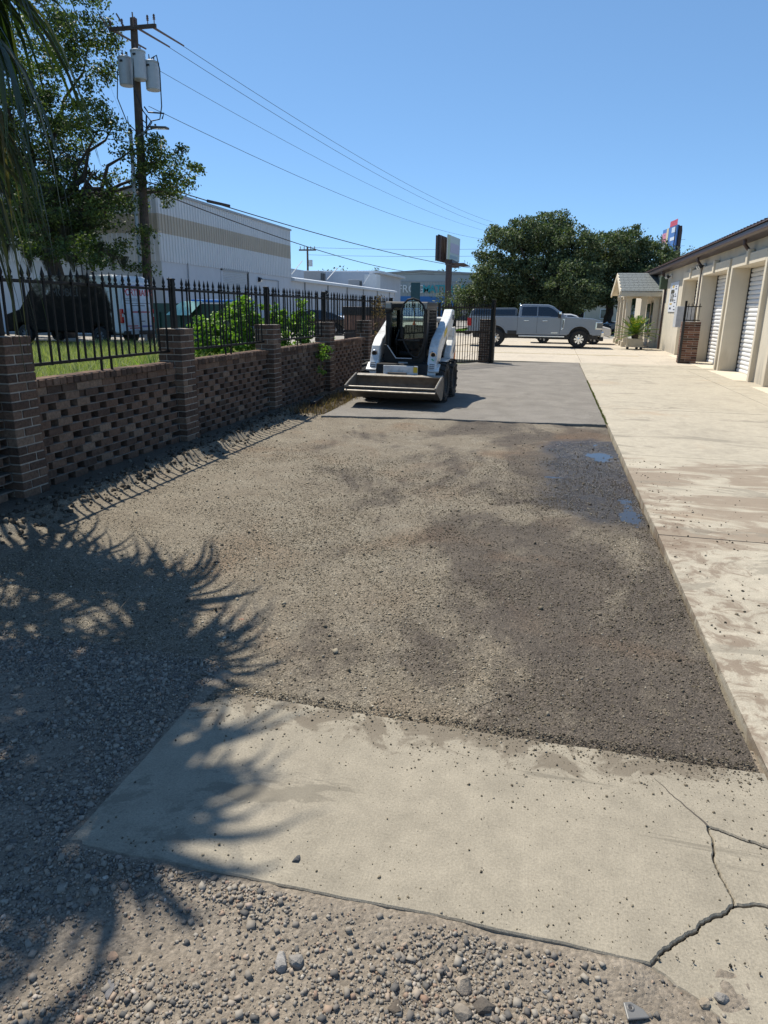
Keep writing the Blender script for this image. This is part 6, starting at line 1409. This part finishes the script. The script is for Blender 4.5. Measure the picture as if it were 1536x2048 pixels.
# ---- fan palm at the left edge, crown reaching into the frame
mat_petiole = mat('palm_petiole', (0.06, 0.075, 0.03), 0.5)
def fan_palm(label, pb, pc, nf, dead, seed):
    PT = thing('fan_palm', label, 'palm', tuple(pb)); top = pc-pb
    tk = MB(); tk.tube([(0, 0, -0.1), (0.0, 0.03, 1.2), tuple(top*0.62-Vector((0.06, 0, 0))), tuple(top)], [0.20, 0.17, 0.16, 0.13], 12)
    for k in range(72):
        a = k*2.4; z = 0.25+k*0.052; r_ = 0.17; f_ = z/top.z; tk.box((r_*math.cos(a)+top.x*f_**1.6, r_*math.sin(a)+top.y*f_, z), (0.10, 0.07, 0.16), rz=a)
    tk.obj('trunk', M['bark'], PT)
    def frond(az, el, L, fan, nseg, droop, seed, m):
        r = random.Random(seed); c = top
        d = Vector((math.cos(az)*math.cos(el), math.sin(az)*math.cos(el), math.sin(el)))
        p = [c+d*L*t-Vector((0, 0, droop*0.35*L*t*t)) for t in (0, 0.35, 0.7, 1.0)]
        MB().tube(p, [0.022, 0.017, 0.013, 0.010], 5).obj('petiole', mat_petiole, PT)
        hub = p[-1]; ax = (p[-1]-p[-2]).normalized(); side = ax.cross(Vector((0, 0, 1))).normalized(); nrm = side.cross(ax)
        mb = MB()
        for i in range(nseg):
            th = (i/(nseg-1)-0.5)*rad(250)+r.uniform(-0.07, 0.07)
            dv = (ax*math.cos(th)+side*math.sin(th)).normalized()
            l_ = fan*(0.78+0.22*math.cos(th*0.6))*r.uniform(0.55, 1.15)
            sv_ = (side*math.cos(th)-ax*math.sin(th)).normalized(); w_ = 0.030; vs = []; seg = 6
            tw = r.uniform(-0.3, 0.3); sw = Vector((r.uniform(-1, 1), r.uniform(-1, 1), 0))*0.10
            for j in range(seg+1):
                t = j/seg
                q = hub+dv*l_*t*(1-0.12*t)-Vector((0, 0, 1))*l_*(0.10*t+droop*0.85*t*t*t*(0.7+0.6*r.random() if j == seg else 1.0))+nrm*0.10*math.sin(math.pi*t)*l_+sw*t*t
                ww = w_*(0.25+1.15*math.sin(math.pi*min(t*0.62+0.06, 1.0)))*max(0.03, 1-1.05*t**1.7)
                o_ = sv_*ww+Vector((0, 0, 1))*tw*ww
                vs += [q-o_, q+o_]
            mb.add(vs, [(2*j, 2*j+1, 2*j+3, 2*j+2) for j in range(seg)])
        mb.obj('frond', m, PT)
    rr_ = random.Random(seed)
    for k in range(nf):
        az = k*2.39996+0.3; el = rad(66-112*(k/(nf-1)))
        frond(az, el, 0.95+0.35*rr_.random(), 0.88+0.2*rr_.random(), 40, 0.35+0.5*(k/nf), seed+100+k, M['palmleaf'])
    for (az, el, L, fan) in dead: frond(rad(az), rad(el), L, fan, 20, 0.9, seed+300+int(az), M['palmold'])
M['palmold'] = island_mat('old_palm_leaf', [(0, (0.035, 0.04, 0.015)), (0.5, (0.07, 0.075, 0.028)), (0.8, (0.16, 0.125, 0.065)), (1, (0.30, 0.25, 0.16))], 0.6, 0.25)
fan_palm('fan palm whose drooping fronds hang in at the upper left', Vector((-5.05, 3.85, 0.25)), Vector((-4.75, 3.95, 4.3)), 26,
         [(50, -42, 1.3, 0.9), (74, -48, 1.35, 0.9), (58, -60, 1.45, 0.95), (40, -68, 1.5, 0.85), (66, -72, 1.7, 0.9)], 5)
fan_palm('second fan palm left of the slab, seen mostly by its shadow', Vector((-4.9, 2.55, 0.0)), Vector((-4.65, 2.72, 4.7)), 21, [], 45)
# ---- potted sago palm
SG = thing('potted_sago_palm', 'sago palm in a square cream planter on a wheeled cart by the portico', 'potted palm', (3.82, 36.0, 0.0))
MB().bb(-0.40, 0.36, -0.36, 0.36, 0.12, 0.17).obj('cart_deck', M['trim'], SG)
for x in (-0.32, 0.1, 0.3): MB().lathe([(0, -0.04), (0.065, -0.04), (0.065, 0.04), (0, 0.04)], 12, (x, -0.3, 0.065), 'y').obj('castor', M['cblack'], SG)
MB().prism([(-0.33, 0.17), (0.33, 0.17), (0.37, 0.50), (-0.37, 0.50)], 'y', -0.34, 0.34).obj('planter', mat('planter_cream', (0.45, 0.40, 0.31), 0.8, var=0.1), SG, bevel=0.015)
MB().lathe([(0.13, 0.45), (0.17, 0.6), (0.13, 0.72), (0, 0.76)], 12).obj('trunk', M['bark'], SG)
for k in range(34):
    a = k*2.39996; el = rad(78-82*k/33); mb = MB(); L = 1.22
    d = Vector((math.cos(a), math.sin(a), 0)); pts = []
    for j in range(9):
        t = j/8; pts.append(Vector((0, 0, 0.70))+d*L*t*math.cos(el)+Vector((0, 0, L*t*math.sin(el)-0.28*t*t)))
    s_ = Vector((-d.y, d.x, 0))
    for j in range(1, 17):
        t = j/17; f_ = t*8; i0 = int(f_); p = pts[i0].lerp(pts[min(i0+1, 8)], f_-i0); tg = (pts[min(i0+1, 8)]-pts[i0]).normalized(); ll = 0.20*math.sin(math.pi*min(1, t*0.9+0.08))+0.02
        for sd in (-1, 1):
            e = p+(s_*sd*0.9+tg*0.55+Vector((0, 0, 0.18)))*ll; w_ = tg*0.026
            mb.add([p-w_, p+w_, e+w_*0.2, e-w_*0.2], [(0, 1, 2, 3)])
    mb.tube(pts, 0.010, 4, cap=False); mb.obj('frond', M['sago'], SG)
# ------------------------------------------------------------------ loose stones and litter
def stones(name, x, y, z, s_, m, label, cat='gravel', sink=0.3):
    N = len(x)
    base = np.array([[1, 0, 0], [-1, 0, 0], [0, 1, 0], [0, -1, 0], [0, 0, 1], [0, 0, -1]], float)
    # cube-ish pebble: 8 corners pulled in + 6 face centres would be 24 faces; a sheared cuboid with jitter reads as crushed stone
    cub = np.array([[-1, -1, -1], [1, -1, -1], [1, 1, -1], [-1, 1, -1], [-1, -1, 1], [1, -1, 1], [1, 1, 1], [-1, 1, 1]], float)*0.62
    V = cub[None]*(1+0.75*(RS.rand(N, 8, 3)-0.5)); V[:, 4:, :2] *= RS.uniform(0.45, 1.0, (N, 1, 1))
    V = V*RS.uniform(0.6, 1.25, (N, 1, 3))*np.array([1, 1, 0.72])
    a = RS.uniform(0, 6.283, N); c, q = np.cos(a)[:, None], np.sin(a)[:, None]
    tx = RS.uniform(-0.5, 0.5, (N, 1)); V[:, :, 2] += V[:, :, 0]*tx
    X = V[:, :, 0]*c-V[:, :, 1]*q; Y = V[:, :, 0]*q+V[:, :, 1]*c
    V = np.stack([X, Y, V[:, :, 2]], -1)*s_[:, None, None]/1.24
    V += np.stack([x, y, z+s_*0.36*(1-sink)], -1)[:, None, :]
    f = np.array([[0, 3, 2, 1], [4, 5, 6, 7], [0, 1, 5, 4], [1, 2, 6, 5], [2, 3, 7, 6], [3, 0, 4, 7]])
    F = (np.arange(N)[:, None, None]*8+f[None]).reshape(-1, 4)
    return tag(raw(name, V.reshape(-1, 3), F, m), label, cat, kind='stuff')
M['crush'] = island_mat('crushed_stone', [(0, (0.04, 0.036, 0.03)), (0.15, (0.105, 0.092, 0.07)), (0.5, (0.20, 0.172, 0.128)), (0.82, (0.25, 0.222, 0.17)), (0.95, (0.34, 0.31, 0.25)), (1, (0.48, 0.45, 0.39))], 0.9, 0, 0.25)
n_ = M['crush'].node_tree; b_ = n_.nodes['Principled BSDF']; src = b_.inputs['Base Color'].links[0].from_socket
sx3 = n_.nodes.new('ShaderNodeSeparateXYZ'); n_.links.new(wpos(n_), sx3.inputs[0])
pb_ = noise(n_, 0.62, 6, 0.68, wpos(n_, (1.0, 0.62, 1.0)), 0.35); pm_ = noise(n_, 2.6, 5, 0.65, wpos(n_), 0.3)
pf_ = sstep(n_, mth(n_, 'MULTIPLY_ADD', pm_.outputs[0], 0.12, mth(n_, 'ADD', pb_.outputs[0], mth(n_, 'MULTIPLY_ADD', sx3.outputs[0], 0.055, 0.045))), 0.51, 0.63)
n_.links.new(mixc(n_, pf_, mixc(n_, 1.0, src, (1.03, 0.99, 0.92), 'MULTIPLY'), mixc(n_, 1.0, src, (0.60, 0.57, 0.53), 'MULTIPLY')), b_.inputs['Base Color'])
M['pebble'] = island_mat('river_pebble', [(0, (0.085, 0.082, 0.078)), (0.2, (0.16, 0.142, 0.122)), (0.5, (0.235, 0.205, 0.167)), (0.78, (0.29, 0.258, 0.213)), (0.93, (0.30, 0.225, 0.165)), (0.97, (0.22, 0.14, 0.10)), (1, (0.42, 0.39, 0.34))], 0.8, 0, 0.3)
def scatter(N, x0, x1, y0, y1, dens):
    x = RS.uniform(x0, x1, N); y = RS.uniform(y0, y1, N); k = RS.rand(N) < dens(x, y); return x[k], y[k]
# gravel lot: dense near, thinning with distance
x, y = scatter(190000, -3.7, 0.91, 2.36, 8.5, lambda x, y: np.clip(1.7-0.19*y, 0.12, 1)*np.clip(0.25+1.6*(fbm(x*1.7+3, y*1.7, 3)-0.28), 0.12, 1.0))
s_ = 0.0022+0.0066*RS.rand(len(x))**3.5+0.00045*y
stones('lot_gravel', x, y, lot_z(x, y), s_, M['crush'], 'crushed grey stone strewn over the scraped lot')
x, y = scatter(1300, -3.7, 0.9, 2.5, 10.6, lambda x, y: np.clip(fbm(x*1.3, y*1.3, 3)*1.6-0.3, 0.1, 1)); stones('coarse_gravel', x, y, lot_z(x, y), 0.010+0.014*RS.rand(len(x))**2.5, M['crush'], 'coarser stones scattered on the scraped lot')
# foreground pebbles
def fd(x, y):
    d = np.clip(3.4*(fbm(x*2.3+11, y*2.3, 3)-0.30), 0.15, 1.0)
    on = (x > -1.44) & (x < 0.95) & (y > 1.525) & (y < 2.9); right = (x > 0.55) & (y < 1.55) & (y > 1.36)
    low = np.where((x > 0.0) & (y > 1.38), 0.45, 1.0)
    return np.where(on, 0.0, d*low)*np.where(right, 0.3, 1)
x, y = scatter(150000, -3.2, 1.2, 0.85, 2.75, fd)
stones('fine_pebbles', x, y, fore_z(x, y), 0.003+0.0075*RS.rand(len(x))**2.2, M['pebble'], 'fine sand-coloured pebbles in front of the slab')
x, y = scatter(22000, -2.6, 1.15, 0.85, 2.7, lambda x, y: fd(x, y)**1.5); stones('pebbles', x, y, fore_z(x, y), 0.007+0.014*RS.rand(len(x))**2.4, M['pebble'], 'rounded grey and tan pebbles in front of the slab', sink=0.45)
# grit on the slab and the driveway
x, y = scatter(9000, -1.4, 0.9, 1.56, 2.48, lambda x, y: np.clip(0.02+1.1*(y-1.9)**2*3*(0.4+0.6*fbm(x*4, y*4, 2)), 0, 1)); stones('slab_grit', x, y, 0*x, 0.0022+0.006*RS.rand(len(x))**4, M['crush'], 'dark grit lying on the near concrete slab')
x, y = scatter(1500, 0.97, 2.6, 2.4, 8.5, lambda x, y: np.exp(-(x-0.95)*2.2)*0.9); stones('drive_grit', x, y, 0*x, 0.004+0.012*RS.rand(len(x))**2.5, M['crush'], 'crumbs of soil scattered along the driveway edge')
x, y = scatter(9000, -1.3, 0.9, 2.26, 2.56, lambda x, y: np.clip((y-2.30-0.14*fbm(x*5, y*0+2, 3))*6, 0, 1)**1.5); stones('spilled_gravel', x, y, 0*x-0.001, 0.0025+0.007*RS.rand(len(x))**3, M['crush'], 'gravel spilled over the far edge of the near slab')
# soil clods along the bank under the fence shadow
N = 2600; y = RS.uniform(3.6, 16.0, N); x = -4.12+RS.normal(0, 0.16, N)-0.022*np.clip(y-8, 0, 10)*4*0.9
zf = np.where(y < 11.03, lot_z(x, y), strip_z(x, y)); k = x > -4.5
M['clod'] = island_mat('soil_clod', [(0, (0.045, 0.038, 0.03)), (0.6, (0.10, 0.085, 0.066)), (1, (0.17, 0.15, 0.12))], 1.0, 0, 0.1)
stones('soil_clods', x[k], y[k], zf[k], (0.008+0.04*RS.rand(N)**3)[k], M['clod'], 'crumbled soil clods along the foot of the brick wall', 'soil')
# individual larger rocks
def rock(label, x, y, r, col, sq=(1, 0.8, 0.62), seed=0, onz=None, group=None):
    b = bmesh.new(); bmesh.ops.create_icosphere(b, subdivisions=2, radius=1.0); q = random.Random(seed)
    ax = [Vector((q.gauss(0, 1), q.gauss(0, 1), q.gauss(0, 1))).normalized() for _ in range(13)]; cut = [q.uniform(0.45, 0.75) for _ in ax]
    for v in b.verts:
        for a, c_ in zip(ax, cut):
            d = v.co.dot(a)
            if d > c_: v.co -= a*(d-c_)*0.97
        v.co = Vector((v.co.x*sq[0], v.co.y*sq[1], v.co.z*sq[2]))*r
    bmesh.ops.rotate(b, verts=b.verts, cent=(0, 0, 0), matrix=Matrix.Rotation(q.uniform(0, 6.28), 3, 'Z'))
    me = bpy.data.meshes.new('rock'); b.to_mesh(me); b.free()
    z = float(fore_z(np.array([x]), np.array([y]))[0]) if onz is None else onz
    o = link('rock', me, mat('rock_stone', col, 0.85, var=0.25, scale=45, bmp=0.5, bscale=150), loc=(x, y, z+r*sq[2]*0.22)); return tag(o, label, 'rock', group)
rock('large pale split rock at the lower left of centre', -0.58, 1.31, 0.034, (0.27, 0.25, 0.225), seed=1)
rock('grey rock leaning on the pale split rock', -0.545, 1.325, 0.030, (0.20, 0.185, 0.165), seed=2)
rock('orange-brown flat rock at the lower left', -1.03, 1.22, 0.022, (0.30, 0.20, 0.135), (1, 0.9, 0.5), 3)
rock('long dark slate shard at the lower left', -0.985, 1.14, 0.030, (0.13, 0.125, 0.125), (1.2, 0.5, 0.3), 4)
rock('small yellow pebble near the bottom left', -0.975, 1.09, 0.011, (0.36, 0.27, 0.12), seed=5)
rock('dark angular stone lying alone on the slab', -0.66, 1.65, 0.020, (0.07, 0.07, 0.07), (1, 0.7, 0.6), 6, 0.0)
rock('tan blocky rock near the bottom centre', -0.09, 1.37, 0.034, (0.25, 0.205, 0.155), seed=7)
rock('brown-grey rock at the bottom edge, right of centre', -0.085, 1.295, 0.038, (0.20, 0.17, 0.135), seed=8)
rock('dark clod of soil beside the bottom rocks', -0.045, 1.325, 0.040, (0.09, 0.075, 0.06), seed=9)
rock('dark brown clod at the bottom edge near the centre', -0.255, 1.265, 0.026, (0.095, 0.075, 0.055), seed=10)
rock('smooth grey stone at the bottom right', 0.555, 1.49, 0.026, (0.23, 0.21, 0.185), (1, 0.8, 0.55), 11)
rock('tan rounded stone in shade at the bottom right', 0.51, 1.465, 0.022, (0.27, 0.22, 0.16), seed=12)
rock('lone round grey stone on bare sand', 0.115, 1.405, 0.015, (0.20, 0.195, 0.185), seed=13)
rock('dark wet clod standing out on the lot, left of centre', -2.19, 4.10, 0.035, (0.035, 0.03, 0.025), seed=14, onz=-0.05)
rock('flat dark clod next to the lone clod on the lot', -2.30, 4.02, 0.028, (0.04, 0.034, 0.028), (1.2, 0.8, 0.4), 15, -0.05)
rock('reddish brick chip on the lot near the shadow edge', -1.62, 3.30, 0.025, (0.26, 0.13, 0.08), (1.2, 0.8, 0.4), 16, -0.048)
# twigs
M['twig'] = mat('dry_twig', (0.20, 0.155, 0.11), 0.9)
def twig(label, pts, r=0.003): return tag(MB().tube(pts, [r*(1-0.6*i/(len(pts)-1)) for i in range(len(pts))], 5).obj('twig', M['twig'], None), label, 'twig')
twig('long pale dry stem leaning over the shaded lot', [(-2.33, 3.10, -0.03), (-2.30, 3.2, 0.03), (-2.26, 3.36, 0.10), (-2.20, 3.55, 0.14)])
twig('curled dry twig lying in the palm shadow', [(-2.75, 3.45, -0.03), (-2.66, 3.38, -0.025), (-2.55, 3.36, -0.03), (-2.45, 3.36, -0.03)], 0.0025)
twig('bent twig at the edge of the slab shadow', [(-1.02, 1.475, -0.01), (-0.97, 1.50, 0.01), (-0.915, 1.53, 0.012)], 0.0025)
twig('pale stick in the shadow left of the slab corner', [(-1.75, 2.65, -0.01), (-1.6, 2.62, 0.0), (-1.45, 2.58, -0.005)], 0.005)
# metal tag
t = tag(MB().prism([(-0.030, -0.020), (0.032, -0.014), (0.022, 0.006), (-0.005, 0.024), (-0.026, 0.022)], 'z', 0.0, 0.007).obj('metal_tag', mat('dull_metal', (0.17, 0.165, 0.155), 0.55, 0.3), None, bevel=0.003, loc=(0.335, 1.40, float(fore_z(np.array([0.335]), np.array([1.40]))[0])+0.006), rot=(0.12, 0.1, 0.3)), 'small grey metal tag with a round hole mark at the bottom edge', 'metal tag')
MB().lathe([(0.004, 0.0075), (0.007, 0.0095), (0.010, 0.0075)], 14, (-0.012, 0.008, 0)).obj('hole_rim', mat('tag_rim', (0.10, 0.095, 0.09), 0.5), t)
# debris board at the wall foot
tag(MB().box((-4.2, 12.1, 0.05), (0.10, 0.8, 0.05), rz=rad(8)).obj('dark_board', M['cblack'], None, bevel=0.01), 'dark board lying at the foot of the wall before the weed', 'board')
# ------------------------------------------------------------------ render settings
S.render.engine = 'CYCLES'
S.cycles.max_bounces = 6; S.cycles.transparent_max_bounces = 12; S.cycles.use_denoising = True
